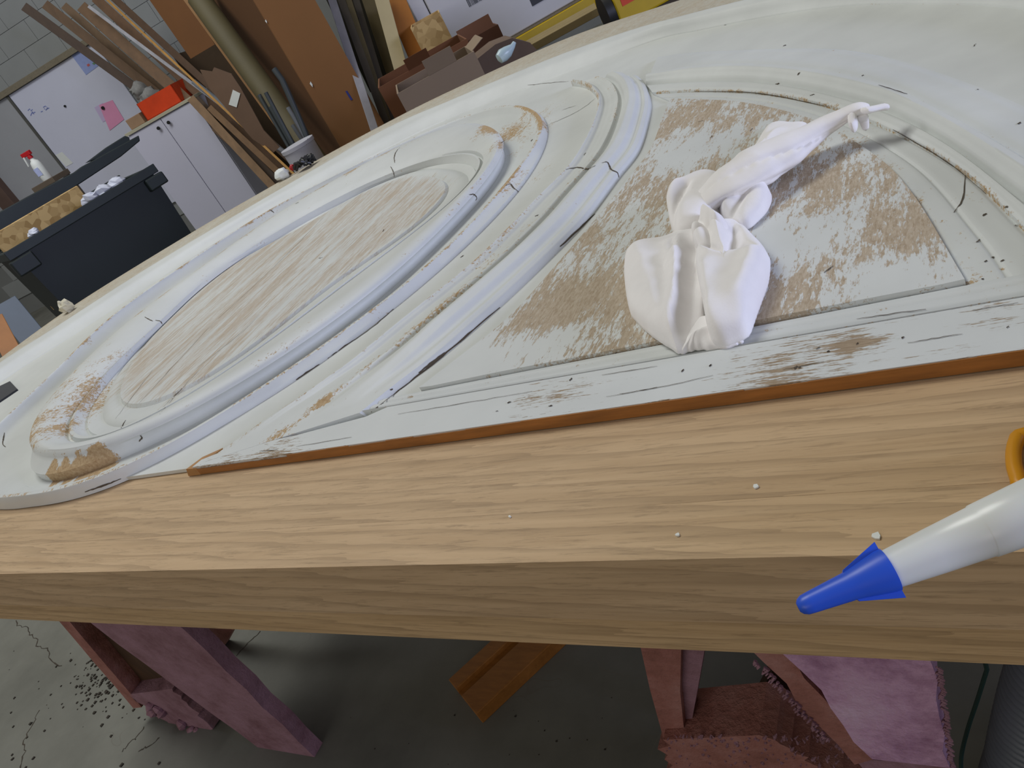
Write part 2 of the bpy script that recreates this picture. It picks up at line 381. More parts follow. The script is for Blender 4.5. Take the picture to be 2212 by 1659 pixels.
# the stripped field itself
fieldleft = [V2(on(*p, .008)) for p in ((906, 838), (1000, 765), (1100, 686), (1200, 575), (1290, 470), (1375, 364), (1410, 315), (1432, 250), (1447, 217))]
poly = smooth(catmull(fieldleft, 40), 2) + A5[2:] + [p for p in reversed(smooth(catmull(gro, 30), 1))][1:-1]
blobs_keep = list(blobs); WK = 1.0
for x, y, r, s in ((960, 810, .05, -.35), (1000, 790, .04, -.22), (1130, 760, .04, -.25), (1200, 740, .03, -.2), (1880, 640, .05, -.16), (1950, 560, .05, -.1), (1720, 520, .05, -.12), (1790, 470, .06, -.12), (1480, 330, .05, -.14), (1560, 290, .07, -.12),
                   (1400, 420, .05, .10), (1300, 600, .07, .16), (1200, 660, .05, .12), (1480, 250, .05, .2), (1640, 240, .05, .18), (1850, 400, .05, .15), (1700, 690, .05, .22), (1960, 470, .05, .1), (1350, 730, .06, .12)): worn(x, y, .009, r, s)
fm = filled('stripped_field', poly, GROUND, .0085, m_field, .009, .50)
blobs[:] = blobs_keep
# straight moulding between field and rail, then the rail with its brown front edge
xs_ = [(-.51 + k * (.10 + .51) / 80) for k in range(81)]
Bt = [Vector((x, y2, 0)) for x in xs_]
def gy(x):
    a, b = gro[0], gro[-1]; return a.y + (b.y - a.y) * (x - a.x) / (b.x - a.x)
Gt = [Vector((max(x, -.51), gy(x), 0)) for x in xs_]
band('base_moulding', Bt, Gt, prof((0, .0042, .1), (.04, .0092, .15), (.12, .0052, .05), (.34, .0075, .1), (.52, .0072, .12), (.60, .0060, .2), (.74, .0070, .1), (.93, .0062, .1), (1, .0045, .0)), m_mould, .13)
RF = .3243
rl = [V2(on(405, 1020, .009))] + [V2(on(*p, .009)) for p in ((435, 993), (480, 975), (640, 940), (790, 900), (850, 880))]
rpoly = [Vector((rl[0].x, RF, 0)), Vector((.33, RF, 0)), Vector((.33, y2, 0)), Vector((-.40, y2, 0))] + [p for p in reversed(rl[1:-1])]
filled('base_rail', rpoly, .0006, .0090, m_rail, .012, .22, fn=lambda p: .08 * math.exp(-((p.y - RF) / .004) ** 2))
# brown, unpainted front edge of the rail (a hair in front of it), a little ragged
ev = MB(); prevx = rl[0].x; xx = rl[0].x
while xx < .33:
    nx = min(.33, xx + RND.uniform(.02, .06)); zt = .0088 - RND.uniform(0, .0009) - (.002 if xx < -.52 else 0)
    ev.box((xx, RF - .0008, TOP + .0006), (nx - xx, 0, 0), (0, .0007, 0), (0, 0, zt - .0006)); xx = nx
PANEL_PARTS.append(ev.build('front_edge', m_brown, panel, sm=False)); PANEL_PARTS[-1]['label'] = 'bare dark brown front edge'
PANEL_PARTS.append(MB().hexa([Vector((p[0], p[1], TOP + p[2])) for p in ((rl[0].x - .013, RF - .001, .0006), (rl[0].x + .004, RF - .0012, .0006), (rl[0].x + .012, RF + .02, .0006), (rl[0].x - .006, RF + .012, .0006),
    (rl[0].x - .010, RF, .0078), (rl[0].x + .004, RF - .0008, .0078), (rl[0].x + .02, RF + .022, .0085), (rl[0].x + .0, RF + .013, .0085))]).build('broken_corner', m_barewood, panel, sm=False))

# scroll moulding that curls round the oval
CLp = [(1232, 176), (1250, 178), (1270, 185), (1287, 205), (1290, 228), (1280, 262), (1261, 304), (1223, 364), (1144, 443), (1100, 490), (1007, 580), (917, 652), (857, 699), (757, 780), (689, 824), (638, 858), (567, 902), (509, 942), (435, 993)]
CRp = [(1386, 172), (1400, 190), (1407, 222), (1404, 256), (1383, 326), (1337, 386), (1280, 464), (1228, 520), (1100, 644), (960, 766), (880, 826), (791, 898)]
def spread(px, z, n, it=3): return smooth(catmull([V2(on(*p, z)) for p in px], n), it)
CL = spread(CLp, .012, 170); CR = spread(CRp, .005, 170)
sp = prof((0, GROUND, .2), (.012, .0120, .34), (.06, .0150, .26), (.10, .0130, .1), (.15, .0105, .0), (.22, .0110, .02), (.34, .0130, .12), (.45, .0160, .22), (.50, .0115, .12), (.53, .0125, .02), (.60, .0180, .0), (.68, .0205, .0), (.78, .0180, .0), (.84, .0125, .02), (.87, .0118, .05), (.92, .0128, .05), (.97, .0105, .05), (1, GROUND, .1))
def endflat(z):                         # the moulding dies away into the rail
    return lambda i: lerp(z, min(z, .0092), max(0, min(1, (i - 140) / 24)))
band('scroll_moulding', CL, CR, [(t_, endflat(z_), w_) for t_, z_, w_ in sp], m_mould, .14)

# oval medallion: polar curves about its middle, fitted to the outlines read off the photograph
import numpy as np
CTR = Vector((-.865, .750, 0)); NA = 220; ANG = [2 * math.pi * k / NA for k in range(NA)]
def polar(px, zf, order=5, extra=()):
    A = []; b = []
    th = None
    pts = [(p, zf) for p in px]
    rows = []
    for (x, y), z in pts:
        q = V2(on(x, y, z(0))) - CTR
        for _ in range(3):
            a = math.atan2(q.y, q.x); q = V2(on(x, y, z(a))) - CTR
        rows.append((math.atan2(q.y, q.x), math.hypot(q.x, q.y), 1.0))
    for a, r in extra: rows.append((math.radians(a), r, .5))
    for a, r, ww in rows:
        A.append([ww] + [ww * f(k * a) for k in range(1, order + 1) for f in (math.cos, math.sin)]); b.append(ww * r)
    A = np.array(A); b = np.array(b); reg = np.diag([0] + [.0006 * k ** 3 for k in range(1, order + 1) for _ in (0, 1)])
    c = np.linalg.solve(A.T @ A + reg, A.T @ b)
    return [float(c[0] + sum(c[2 * k - 1] * math.cos(k * a) + c[2 * k] * math.sin(k * a) for k in range(1, order + 1))) for a in ANG]
def table(keys):
    """height that changes smoothly with the direction from the oval's middle (degrees, metres)"""
    def f(a):
        d = math.degrees(a) % 360
        ks = sorted((k % 360, z) for k, z in keys); ks = [(ks[-1][0] - 360, ks[-1][1])] + ks + [(ks[0][0] + 360, ks[0][1])]
        for (d0, z0), (d1, z1) in zip(ks[:-1], ks[1:]):
            if d0 <= d <= d1:
                t = (d - d0) / (d1 - d0); t = t * t * (3 - 2 * t); return z0 + (z1 - z0) * t
    return f
zr = table([(-100, .016), (-60, .0145), (0, .0145), (40, .016), (70, .022), (110, .031), (180, .032), (235, .023)])
zc = table([(-100, .030), (-60, .024), (-20, .022), (30, .024), (70, .029), (120, .031), (180, .031), (225, .031)])
C1 = [(60, 1083), (121, 1072), (205, 1053), (231, 1045), (280, 1022), (400, 963), (429, 950), (508, 902), (617, 834), (707, 775), (742, 750), (800, 710), (823, 689), (904, 624), (989, 549), (1044, 495), (1094, 450), (1118, 415), (1152, 367), (1177, 313), (1184, 277)]
C2 = [(0, 912), (48, 866), (96, 820), (183, 736), (300, 637), (390, 577), (463, 527), (535, 481), (582, 453), (700, 390), (888, 299), (935, 279), (1014, 246), (1062, 234), (1100, 228), (1129, 226), (1163, 243), (1167, 268), (1163, 295), (1147, 331), (1120, 367), (1095, 399), (1062, 428), (1044, 455), (982, 522), (917, 580), (863, 624), (801, 671), (705, 743), (599, 816), (490, 883), (411, 936), (289, 993), (169, 1047), (96, 1062), (60, 1069)]
C3 = [(111, 1042), (243, 1001), (400, 916), (508, 847), (617, 784), (707, 724), (800, 655), (881, 595), (971, 501), (1022, 450), (1039, 426), (1073, 376), (1095, 327), (1097, 302)]
C4 = [(300, 680), (427, 584), (535, 508), (625, 445), (700, 404), (836, 329), (888, 306), (1030, 268), (1062, 277), (1082, 290), (1084, 309), (1073, 336), (1048, 379), (994, 444), (971, 464), (933, 510), (881, 553), (847, 573), (772, 645), (707, 699), (617, 753), (508, 820), (400, 883), (289, 939), (217, 960), (145, 975), (96, 980), (72, 970), (65, 953), (68, 927), (96, 874), (169, 796), (241, 724)]
C5 = [(154, 893), (141, 931), (145, 946), (166, 958), (336, 697), (427, 617), (535, 536), (625, 478), (700, 441), (836, 374), (903, 345), (960, 331), (1005, 334), (1034, 354), (1032, 370), (1016, 397)]
C6 = [(218, 864), (222, 890), (234, 903), (265, 907), (313, 900), (400, 874), (241, 820), (313, 746), (347, 697), (481, 588), (589, 519), (700, 462), (836, 388), (903, 367), (953, 363), (994, 374), (1003, 392), (998, 415), (989, 435)]
C7 = [(971, 379), (980, 394), (978, 415), (960, 451), (903, 512), (858, 559), (881, 531), (808, 595), (772, 627)]
cst = lambda z: (lambda a: z)
R2 = polar(C2, zr, 7)
R1p = polar(C1, cst(.004), 5, extra=[(a, None) for a in ()] + [(k, R2[int(k % 360 / 360 * NA)] + .006) for k in range(70, 260, 15)])
R3 = polar(C3, table([(-100, .007), (-60, .010), (180, .010)]), 4, extra=[(k, None) for k in ()] + [])if False else None
R4 = polar(C4, zc, 7)
R3 = [r - .004 for r in R4]
for i, a in enumerate(ANG):                       # the lower end of the inner ring is undercut less: its bare wall shows
    d = math.degrees(a)
    g = math.exp(-((d - 268) / 16) ** 2); R3[i] += .022 * g
R5 = polar(C5, cst(.024), 4, extra=[(-60, .345), (-40, .31), (-15, .285)])
R6 = polar(C6, cst(.012), 5, extra=[(-60, .305), (-40, .275), (-15, .255)])
R1 = [max(a, b + .0015) for a, b in zip(R1p, R2)]
def ring(name, rings, mat, base, cap=False):
    """rings: lists of (radius, height, wear) per direction, from outside to inside"""
    v = []; wr = []; m = len(rings)
    for rg in rings:
        for i, a in enumerate(ANG):
            r, z, ww = rg(i); q = CTR + Vector((math.cos(a) * r, math.sin(a) * r, 0))
            v.append(Vector((q.x, q.y, TOP + z))); wr.append(wear_at(q, base + ww))
    f = [(j * NA + i, j * NA + (i + 1) % NA, (j + 1) * NA + (i + 1) % NA, (j + 1) * NA + i) for j in range(m - 1) for i in range(NA)]
    if cap: f.append([(m - 1) * NA + i for i in range(NA)])
    o = mesh_obj(name, v, f, mat, panel, wear=wr); PANEL_PARTS.append(o); return o
ZR = [zr(a) for a in ANG]; ZC = [zc(a) for a in ANG]
def lerp(a, b, t): return a + (b - a) * t
def inn(i, t): return lerp(R2[i], R3[i], t)       # across the moat
G = GROUND
ring('oval_outer_ring', [
    lambda i: (R1[i], .0006, .05), lambda i: (R1[i] - .0004, ZR[i] * .55, .0), lambda i: (R2[i] + .0006, ZR[i] - .0012, .10), lambda i: (R2[i], ZR[i] - .0002, .30),
    lambda i: (R2[i] - .003, ZR[i] + .0004, .32), lambda i: (R2[i] - .0050, ZR[i] - .0004, .22), lambda i: (R2[i] - .0065, lerp(ZR[i], .006, .14), .05), lambda i: (R2[i] - .0065 - (ZR[i] - .006) * .42, lerp(ZR[i], .006, .55), 0),
    lambda i: (R2[i] - .0065 - (ZR[i] - .006) * .85, lerp(ZR[i], .006, .85), 0), lambda i: (inn(i, .60), .0074, .05), lambda i: (inn(i, .64), .0058, .05), lambda i: (inn(i, .80), .0055, 0), lambda i: (inn(i, 1.0) - .004, .0055, .0)], m_mould, .12)
def acr(i, t): return lerp(R4[i], R5[i], t)
ring('oval_inner_ring', [
    lambda i: (R3[i], .0050, .0), lambda i: (R3[i] + .0005, lerp(.005, ZC[i], .45), .0), lambda i: (lerp(R3[i], R4[i], .7), lerp(.005, ZC[i], .72), .0), lambda i: (R4[i] + .0015, ZC[i] - .0035, .03), lambda i: (R4[i] + .0008, ZC[i] - .001, .12),
    lambda i: (R4[i] - .002, ZC[i] + .0012, .20), lambda i: (acr(i, .12), ZC[i] + .0028, .14), lambda i: (acr(i, .3), ZC[i] + .0036, .08), lambda i: (acr(i, .5), ZC[i] + .0018, .05), lambda i: (acr(i, .75), lerp(ZC[i], .022, .5), .05), lambda i: (acr(i, .94), .0218, .08), lambda i: (acr(i, 1.0), .0160, .0),
    lambda i: (lerp(R5[i], R6[i], .05), .0160, .05), lambda i: (lerp(R5[i], R6[i], .12), .0215, .12), lambda i: (lerp(R5[i], R6[i], .22), .0215, .08), lambda i: (lerp(R5[i], R6[i], .34), .0130, 0), lambda i: (lerp(R5[i], R6[i], .48), .0092, 0), lambda i: (lerp(R5[i], R6[i], .52), .0120, .05), lambda i: (lerp(R5[i], R6[i], .80), .0105, .05), lambda i: (lerp(R5[i], R6[i], .97), .0090, .05), lambda i: (R6[i] - .006, .0095, 0)], m_mould, .14)
ring('oval_field', [lambda i: (R6[i] + .002, .0090, -.3), lambda i: (R6[i] - .001, .0112, -.1), lambda i: (R6[i] - .010, .0128, .0), lambda i: (R6[i] * .935 - .004, .0122, .1), lambda i: (R6[i] * .925 - .004, .0108, .1), lambda i: (R6[i] * .915 - .004, .0148, .2)]
     + [(lambda s: (lambda i: (R6[i] * s, .0150 + .001 * (1 - s), .36)))(s) for s in (.85, .75, .65, .55, .45, .35, .25, .15, .06)], m_oval, .14, cap=True)
# bare wall of the lower end of the inner ring

# ------------------------------------------------------------------ hairline cracks, joints and flakes that follow the panel's surface
tv = []; tf = []
for o in PANEL_PARTS:
    b = len(tv); off = Vector(panel.location)
    tv += [v.co + off for v in o.data.vertices]; tf += [[i + b for i in p.vertices] for p in o.data.polygons]
TREE = BVHTree.FromPolygons(tv, tf)
def hit(px, py):
    d = ray(px, py); loc, nor, idx, dist = TREE.ray_cast(EYE, d)
    if loc is None: return on(px, py, .006), Vector((0, 0, 1))
    if nor.dot(d) > 0: nor = -nor
    return loc, nor
crack_mb = MB()
def crack(px, w=.0011, jit=.6, mb=None):
    """a dark hairline along the painted surface"""
    mb = mb or crack_mb; P = catmull([Vector((x, y, 0)) for x, y in px], max(6, int(len(px) * 5)))
    L = []
    for p in P:
        q, nr = hit(p.x + RND.uniform(-jit, jit), p.y + RND.uniform(-jit, jit)); L.append((q, nr))
    v = []; n = len(L)
    for i, (q, nr) in enumerate(L):
        t = (L[min(i + 1, n - 1)][0] - L[max(i - 1, 0)][0])
        s = t.cross(nr)
        if s.length < 1e-9: s = Vector((1, 0, 0))
        s.normalize(); ww = w * (.35 + .65 * math.sin(math.pi * (i + .6) / (n + .2))) * RND.uniform(.7, 1.2) / 2
        v += [q + nr * .0004 + s * ww, q + nr * .0004 - s * ww]
    f = [(2 * i, 2 * i + 1, 2 * i + 3, 2 * i + 2) for i in range(n - 1) if (L[i + 1][0] - L[i][0]).length < .03]
    mb.add(v, f)
for c in ([(1013, 421), (1024, 420), (1030, 428), (1027, 433)], [(1092, 401), (1103, 398), (1109, 406), (1117, 412), (1120, 415)],
          [(1222, 366), (1250, 362), (1268, 366), (1286, 358)], [(1300, 352), (1312, 351), (1320, 366), (1333, 373), (1337, 384)],
          [(336, 692), (346, 694), (352, 703)], [(313, 685), (322, 690), (330, 694)], [(853, 352), (852, 340), (857, 326), (864, 319)], [(844, 360), (850, 372), (852, 382)],
          [(582, 453), (588, 456), (592, 460)], [(10, 935), (6, 958), (12, 966)], [(301, 953), (307, 945), (303, 940)], [(262, 925), (268, 914), (272, 908)]): crack(c, .0016, .4)
# board joints in the two stripped fields and splits in the ground board
for c in ([(459, 700), (560, 607), (640, 530), (700, 468)], [(300, 872), (420, 742), (459, 700)], [(345, 895), (400, 832), (440, 790)], [(352, 880), (395, 838)], [(250, 905), (330, 800)], [(420, 800), (520, 720), (560, 680)]): crack(c, .0006, .5)
for c in ([(1292, 208), (1262, 232), (1230, 250), (1180, 272)], [(1228, 176), (1180, 180), (1140, 184)], [(1245, 228), (1215, 238)]): crack(c, .0011, .5)
for c in ([(708, 775), (742, 750), (800, 711), (850, 668)], [(640, 820), (690, 787)], [(803, 890), (870, 838), (930, 790), (985, 745), (1080, 664)], [(905, 805), (960, 762)], [(184, 1062), (231, 1046), (262, 1034)], [(1210, 533), (1285, 462)]): crack(c, .0018, .6)
for c in ([(860, 895), (1000, 872), (1150, 846)], [(1310, 858), (1450, 832), (1540, 812)], [(1960, 742), (2080, 722)], [(1300, 811), (1420, 792)], [(640, 965), (760, 945)], [(1850, 690), (2000, 668)], [(1340, 852), (1420, 838)], [(2100, 672), (2200, 655)], [(1690, 800), (1780, 782)], [(560, 975), (600, 972)]): crack(c, .00045, .7)
for c in ([(1780, 590), (1800, 575)], [(2085, 380), (2080, 430), (2060, 460)], [(1898, 184), (1960, 204)], [(1500, 197), (1645, 202), (1789, 230)], [(1930, 280), (2040, 345), (2130, 420)]): crack(c, .0009, .4)
for k in range(46):                         # small flakes and nail marks knocked out of the paint
    px, py = RND.choice([(RND.uniform(1500, 2200), RND.uniform(40, 330)), (RND.uniform(900, 2200), 0), (RND.uniform(600, 1350), RND.uniform(300, 950)), (RND.uniform(2080, 2200), RND.uniform(380, 640))])
    if py == 0: py = 1068 - .142 * px - RND.uniform(6, 62)
    a = RND.uniform(-.9, -.1); l = RND.uniform(4, 11)
    if py > 1068 - .142 * px - 5: continue
    crack([(px, py), (px + math.cos(a) * l, py + math.sin(a) * l)], RND.uniform(.0006, .0015), .8)
o = crack_mb.build('cracks', m_dark, panel, sm=False); o['kind'] = 'stuff'

# ------------------------------------------------------------------ white cotton rag
t = NT('white_cotton'); u = t.coord(); n1 = t.noise(u, 60, 4, .6); n2 = t.noise(u, 900, 2, .5)
t.bump(t.math('ADD', t.math('MULTIPLY', n1, 1.0), t.math('MULTIPLY', n2, .12)), .16, .003)
t.b.inputs['Sheen Weight'].default_value = .15
m_rag = t.out(t.ramp(n1, [(.3, (0.86, 0.835, 0.82, 1)), (.7, (0.90, 0.875, 0.86, 1))]), .85)
BASE = .0086
rag = MB()
def puff(px, z0, H, k=6, folds=(), c=None, seg=72, rings=16, soft=.5, tilt=0.0, tdir=(0, 0)):
    """a flat fold of cloth: outline on the panel, rising quickly at its edge; folds = (line in px, width, height)"""
    O = [on(x, y, z0) for x, y in px]; O = catmull(O, seg, closed=True)
    C = sum(O, Vector()) / len(O) if c is None else on(c[0], c[1], z0)
    v = []; rl_ = [([on(*p, z0) for p in r[0]], r[1], r[2]) for r in folds]
    sp_ = max((q - C).length for q in O)
    for j in range(rings + 1):
        s = (1 - j / rings) ** .75
        for i in range(seg):
            p = C.lerp(O[i], s); e = max(0, 1 - s ** k) ** soft
            h = H * e + tilt * e * ((p - C).x * tdir[0] + (p - C).y * tdir[1]) / sp_
            for L, wd, hh in rl_:
                d = 9
                for A, B in zip(L[:-1], L[1:]):
                    ab = B - A; tt = max(0, min(1, (p - A).dot(ab) / ab.length_squared)); d = min(d, (p - A - ab * tt).length)
                h += hh * math.exp(-(d / wd) ** 1.5) * min(1, e * 1.5)
            h += (  .0018 * noise.noise(p * 30) + .0007 * noise.noise(p * 95 + Vector((3, 1, 0)))) * e
            v.append(Vector((p.x, p.y, TOP + z0 + max(h, .0006 if j else .0002))))
    f = [(j * seg + i, j * seg + (i + 1) % seg, (j + 1) * seg + (i + 1) % seg, (j + 1) * seg + i) for j in range(rings) for i in range(seg)]
    f.append([rings * seg + i for i in range(seg)])
    low = len(v); v += [Vector((q.x, q.y, q.z - .0010)) for q in O]
    f += [(low + i, low + (i + 1) % seg, (i + 1) % seg, i) for i in range(seg)]
    f.append([low + i for i in range(seg)][::-1])
    rag.add(v, f)
def fray(px, n=5):
    out = []
    for a, b in zip(px[:-1], px[1:]):
        for i in range(n):
            t_ = i / n; out.append((lerp(a[0], b[0], t_) + RND.uniform(-2.5, 2.5), lerp(a[1], b[1], t_) + RND.uniform(-2.5, 2.5)))
    return out + [px[-1]]
# flap behind the roll, wing on the right, left shoulder, two lobes hanging to the base rail, the inner hem between them
puff([(1566, 404), (1572, 372), (1598, 350), (1628, 322), (1652, 288), (1668, 268), (1690, 264), (1715, 266), (1745, 268), (1740, 310), (1690, 345), (1620, 400)], BASE + .001, .006, 5, [([(1600, 370), (1680, 300)], .006, .004)])
puff([(1560, 430), (1600, 408), (1640, 404), (1668, 423), (1662, 452), (1640, 478), (1612, 498), (1575, 490), (1552, 460)], BASE + .001, .012, 6, [([(1575, 472), (1610, 452), (1655, 430)], .005, .005), ([(1590, 485), (1620, 450)], .003, -.004), ([(1572, 440), (1640, 415)], .004, -.004)], tilt=.006, tdir=(.8, .3))
puff([(1450, 458), (1462, 436), (1490, 412), (1540, 392), (1575, 405), (1570, 450), (1545, 490), (1505, 520), (1470, 524), (1452, 500)], BASE + .001, .019, 6, [([(1462, 515), (1480, 470), (1500, 440)], .004, -.006), ([(1456, 470), (1480, 440)], .006, .004)])
puff(fray([(1512, 690), (1540, 680), (1580, 715), (1606, 734)], 3) + fray([(1606, 740), (1590, 750), (1540, 757), (1500, 758), (1470, 766)], 4) + [(1474, 740), (1490, 715)], BASE, .005, 4, [([(1510, 745), (1560, 720)], .004, .004)])
puff([(1440, 524), (1475, 508), (1512, 500), (1545, 512), (1548, 560), (1532, 620), (1522, 690), (1512, 738)] + fray([(1506, 752), (1484, 764), (1466, 771), (1440, 752), (1405, 728), (1384, 708), (1366, 690)], 4) + [(1357, 660), (1352, 620), (1351, 590), (1360, 556), (1395, 534)], BASE, .0125, 7,
     [([(1470, 550), (1480, 610), (1478, 690), (1470, 740)], .006, .009), ([(1512, 560), (1505, 620), (1500, 680), (1494, 735)], .007, -.009), ([(1468, 545), (1472, 580)], .0025, -.006), ([(1390, 560), (1420, 640), (1440, 720)], .012, .005), ([(1535, 520), (1525, 580)], .004, .006)])
puff([(1546, 520), (1572, 497), (1592, 490), (1614, 502), (1640, 530), (1662, 556), (1667, 572), (1663, 612), (1650, 650), (1634, 694), (1622, 728)] + fray([(1614, 736), (1590, 748), (1556, 756), (1538, 746)], 4) + [(1530, 700), (1518, 640), (1511, 600), (1516, 566)], BASE + .001, .017, 8,
     [([(1556, 515), (1572, 545), (1580, 580)], .004, .008), ([(1592, 510), (1600, 545), (1596, 575)], .006, -.008), ([(1530, 560), (1548, 578), (1572, 588), (1600, 582), (1614, 574)], .0024, -.007), ([(1616, 572), (1645, 576)], .0022, -.005), ([(1532, 572), (1552, 592), (1590, 592)], .004, .004), ([(1645, 590), (1618, 680)], .010, .005), ([(1540, 620), (1552, 730)], .008, .003)])
puff([(1496, 505), (1508, 478), (1532, 466), (1562, 474), (1576, 500), (1562, 528), (1532, 548), (1506, 540)], BASE + .012, .010, 5, [([(1510, 480), (1540, 510), (1552, 535)], .003, -.007), ([(1525, 470), (1560, 500)], .003, .006), ([(1500, 520), (1530, 500)], .003, -.005)])
# twisted roll up to the tip on the arched moulding
pth = [(1478, 478, .012), (1510, 448, .018), (1552, 416, .024), (1600, 384, .026), (1655, 350, .026), (1712, 316, .026), (1770, 278, .028), (1820, 250, .031), (1856, 234, .033), (1878, 236, .030)]
wid = [60, 104, 132, 134, 122, 102, 82, 64, 48, 26]
cp = catmull([on(x, y, z) for x, y, z in pth], 64); rr = [r.x for r in catmull([Vector((q, 0, 0)) for q in wid], 64)]
b0 = len(rag.v)
rag.tube(cp, [rr[i] / 2 * (cp[i] - EYE).length / F for i in range(64)], 40, True, .55, up=(0, 0, 1))
for i in range(b0, len(rag.v)):
    k = (i - b0) // 40; a = (i - b0) % 40 / 40 * 2 * math.pi
    ctr = cp[min(k, 63)]; dd = rag.v[i] - ctr; tw = k * .045
    fo = -.16 * math.exp(-(((a - 1.9 + tw) % (2 * math.pi) - 0.0) / .22) ** 2) - .13 * math.exp(-(((a - .4 + tw * .8) % (2 * math.pi)) / .2) ** 2) + .07 * math.sin(3 * a + k * .09)
    rag.v[i] = ctr + dd * (1 + fo + .16 * noise.noise(rag.v[i] * 45))
rag.tube([on(1862, 240, .034), on(1885, 236, .031), on(1905, 231, .029), on(1920, 231, .027)], [.0075, .0045, .0055, .0065], 10, True, .45)
rag.tube([on(1838, 246, .034), on(1843, 262, .027), on(1846, 276, .021)], [.010, .010, .008], 10, True, .35)
rag.tube([on(1860, 246, .030), on(1867, 260, .022), on(1871, 284, .015)], [.006, .0032, .0028], 8, True, .4)
o = rag.build('rag', m_rag, None, org=on(1530, 560, BASE))
o.modifiers.new('smooth', 'SUBSURF').levels = 1; o.modifiers['smooth'].render_levels = 1
tag(o, 'crumpled white cotton rag with a twisted tail, lying on the stripped field of the panel', 'rag')

# ------------------------------------------------------------------ sealant cartridge with nozzle and blue cap
m_white = NT('white_plastic'); m_white.b.inputs['Subsurface Weight'].default_value = .05; m_nozzle = m_white.out((0.74, 0.76, 0.74, 1), .3)
m_blue = plain('blue_plastic', (40, 88, 214), .38, .03); m_amber = plain('amber_plastic', (206, 140, 8), .35, .05)
NZ = .0275
P = on(1735, 1308, NZ); Q = on(2235, 1100, NZ); ax = (Q - P).normalized()
cart = thing('sealant_cartridge', 'white sealant nozzle with blue tip cap, over the bench edge at right', 'cartridge', (P.x + .10, P.y + .05, TOP))
def at_px(px, py):                    # distance along the axis that appears at this pixel
    d = ray(px, py); n = ax.cross(d).cross(d); return (EYE - P).dot(n) / ax.dot(n)
def R_px(w, s): return w / 2 * ((P + ax * s) - EYE).length / F
s0, s1, s2, s3 = at_px(1735, 1308), at_px(1915, 1232), at_px(2120, 1148), at_px(2215, 1108)
kk = 1.0
pts = [(s1 - .006, R_px(68, s1) * kk), (s1, R_px(72, s1) * kk), (lerp(s1, s2, .5), R_px(86, lerp(s1, s2, .5)) * kk), (s2, R_px(97, s2) * kk), (s2 + .0004, R_px(101, s2) * kk), (s3, R_px(108, s3) * kk), (s3 + .022, R_px(120, s3) * kk), (s3 + .023, .012), (s3 + .034, .012), (s3 + .036, .0245), (s3 + .04, .0248)]
MB().tube([P + ax * s for s, r in pts], [r for s, r in pts], 40).build('nozzle', m_nozzle, cart)
MB().tube([P + ax * s for s in (s3 + .04, s3 + .041, s3 + .13)], [.0250, .0252, .0252], 40).build('barrel', m_nozzle, cart)
cap = MB(); cps = [(s0, .3), (s0 + .0006, .6), (s0 + .002, .86), (s0 + .004, 1.0)]
r0 = R_px(40, s0); r1 = R_px(64, s1 - .009); r2 = R_px(82, s1)
prf = [(s0 - .0018, r0 * .45), (s0 - .001, r0 * .75), (s0 + .0005, r0 * .97), (s0 + .003, r0 * 1.05), (lerp(s0, s1, .55), lerp(r0, r1, .62)), (s1 - .009, r1), (s1 - .001, r2), (s1 + .0012, r2 * 1.02), (s1 + .0013, r2 * .85)]
cap.tube([P + ax * s for s, r in prf], [r for s, r in prf], 36)
side = ax.cross(Vector((0, 0, 1))).normalized(); upv = side.cross(ax)
for sg in (1, -1):                    # the cap's two wings
    for vec in (ax.cross((P - EYE).normalized()).normalized(),):
        w_ = vec.normalized() * sg; th = ax.cross(w_) * .0011
        a0 = P + ax * (s1 - .0135); a1 = P + ax * (s1 + .001)
        cap.hexa([a0 + w_ * r1 * .7 - th, a1 + w_ * r2 * .7 - th, a1 + w_ * (r2 + .0026) - th, a0 + w_ * (r1 * .98) + ax * .001 - th, a0 + w_ * r1 * .7 + th, a1 + w_ * r2 * .7 + th, a1 + w_ * (r2 + .0026) + th, a0 + w_ * (r1 * .98) + ax * .001 + th])
cap.build('tip_cap', m_blue, cart)['label'] = 'blue tapered tip cap with two wings'
# amber loop at the right edge
lp = [on(x, y, z) for x, y, z in ((2214, 938, .004), (2203, 944, .004), (2192, 958, .004), (2189, 990, .004), (2194, 1022, .004), (2206, 1042, .004), (2222, 1050, .004))]
far_ = [p + Vector((.05, .012, 0)) for p in lp[::-1]]
ring_ = smooth(catmull(lp + far_, 60, closed=True), 1)
lo = MB().tube(ring_ + [ring_[0]], .0028, 12, False).build('handle_loop', m_amber, None, org=on(2189, 990, 0))
tag(lo, 'amber plastic handle loop at the right edge, on the bench behind the white nozzle', 'handle')

# bits of paint on the oak
m_chip = plain('paint_chip', (225, 228, 222), .6, .05)
for k, (x, y, s, lab) in enumerate(((1633, 1053, .0017, 'small white paint chip on the oak top, below the middle of the panel rail'), (1464, 1157, .0012, 'tiny white paint chip near the oak top front edge, left of the blue cap'), (1893, 1160, .0021, 'largest white paint chip, on the oak top just above the blue tip cap'), (1102, 1117, .0009, 'tiny white paint chip in the middle of the oak top'))):
    c = on(x, y, 0); MBq = MB().prism([c + Vector((math.cos(a) * s * RND.uniform(.6, 1.1), math.sin(a) * s * RND.uniform(.6, 1.1), .0001)) for a in (0, 1.2, 2.3, 3.4, 4.6, 5.5)], (0, 0, .0008))
    tag(MBq.build('paint_chip', m_chip, None, org=c, sm=False), lab, 'chip', 'paint chips on the oak bench')

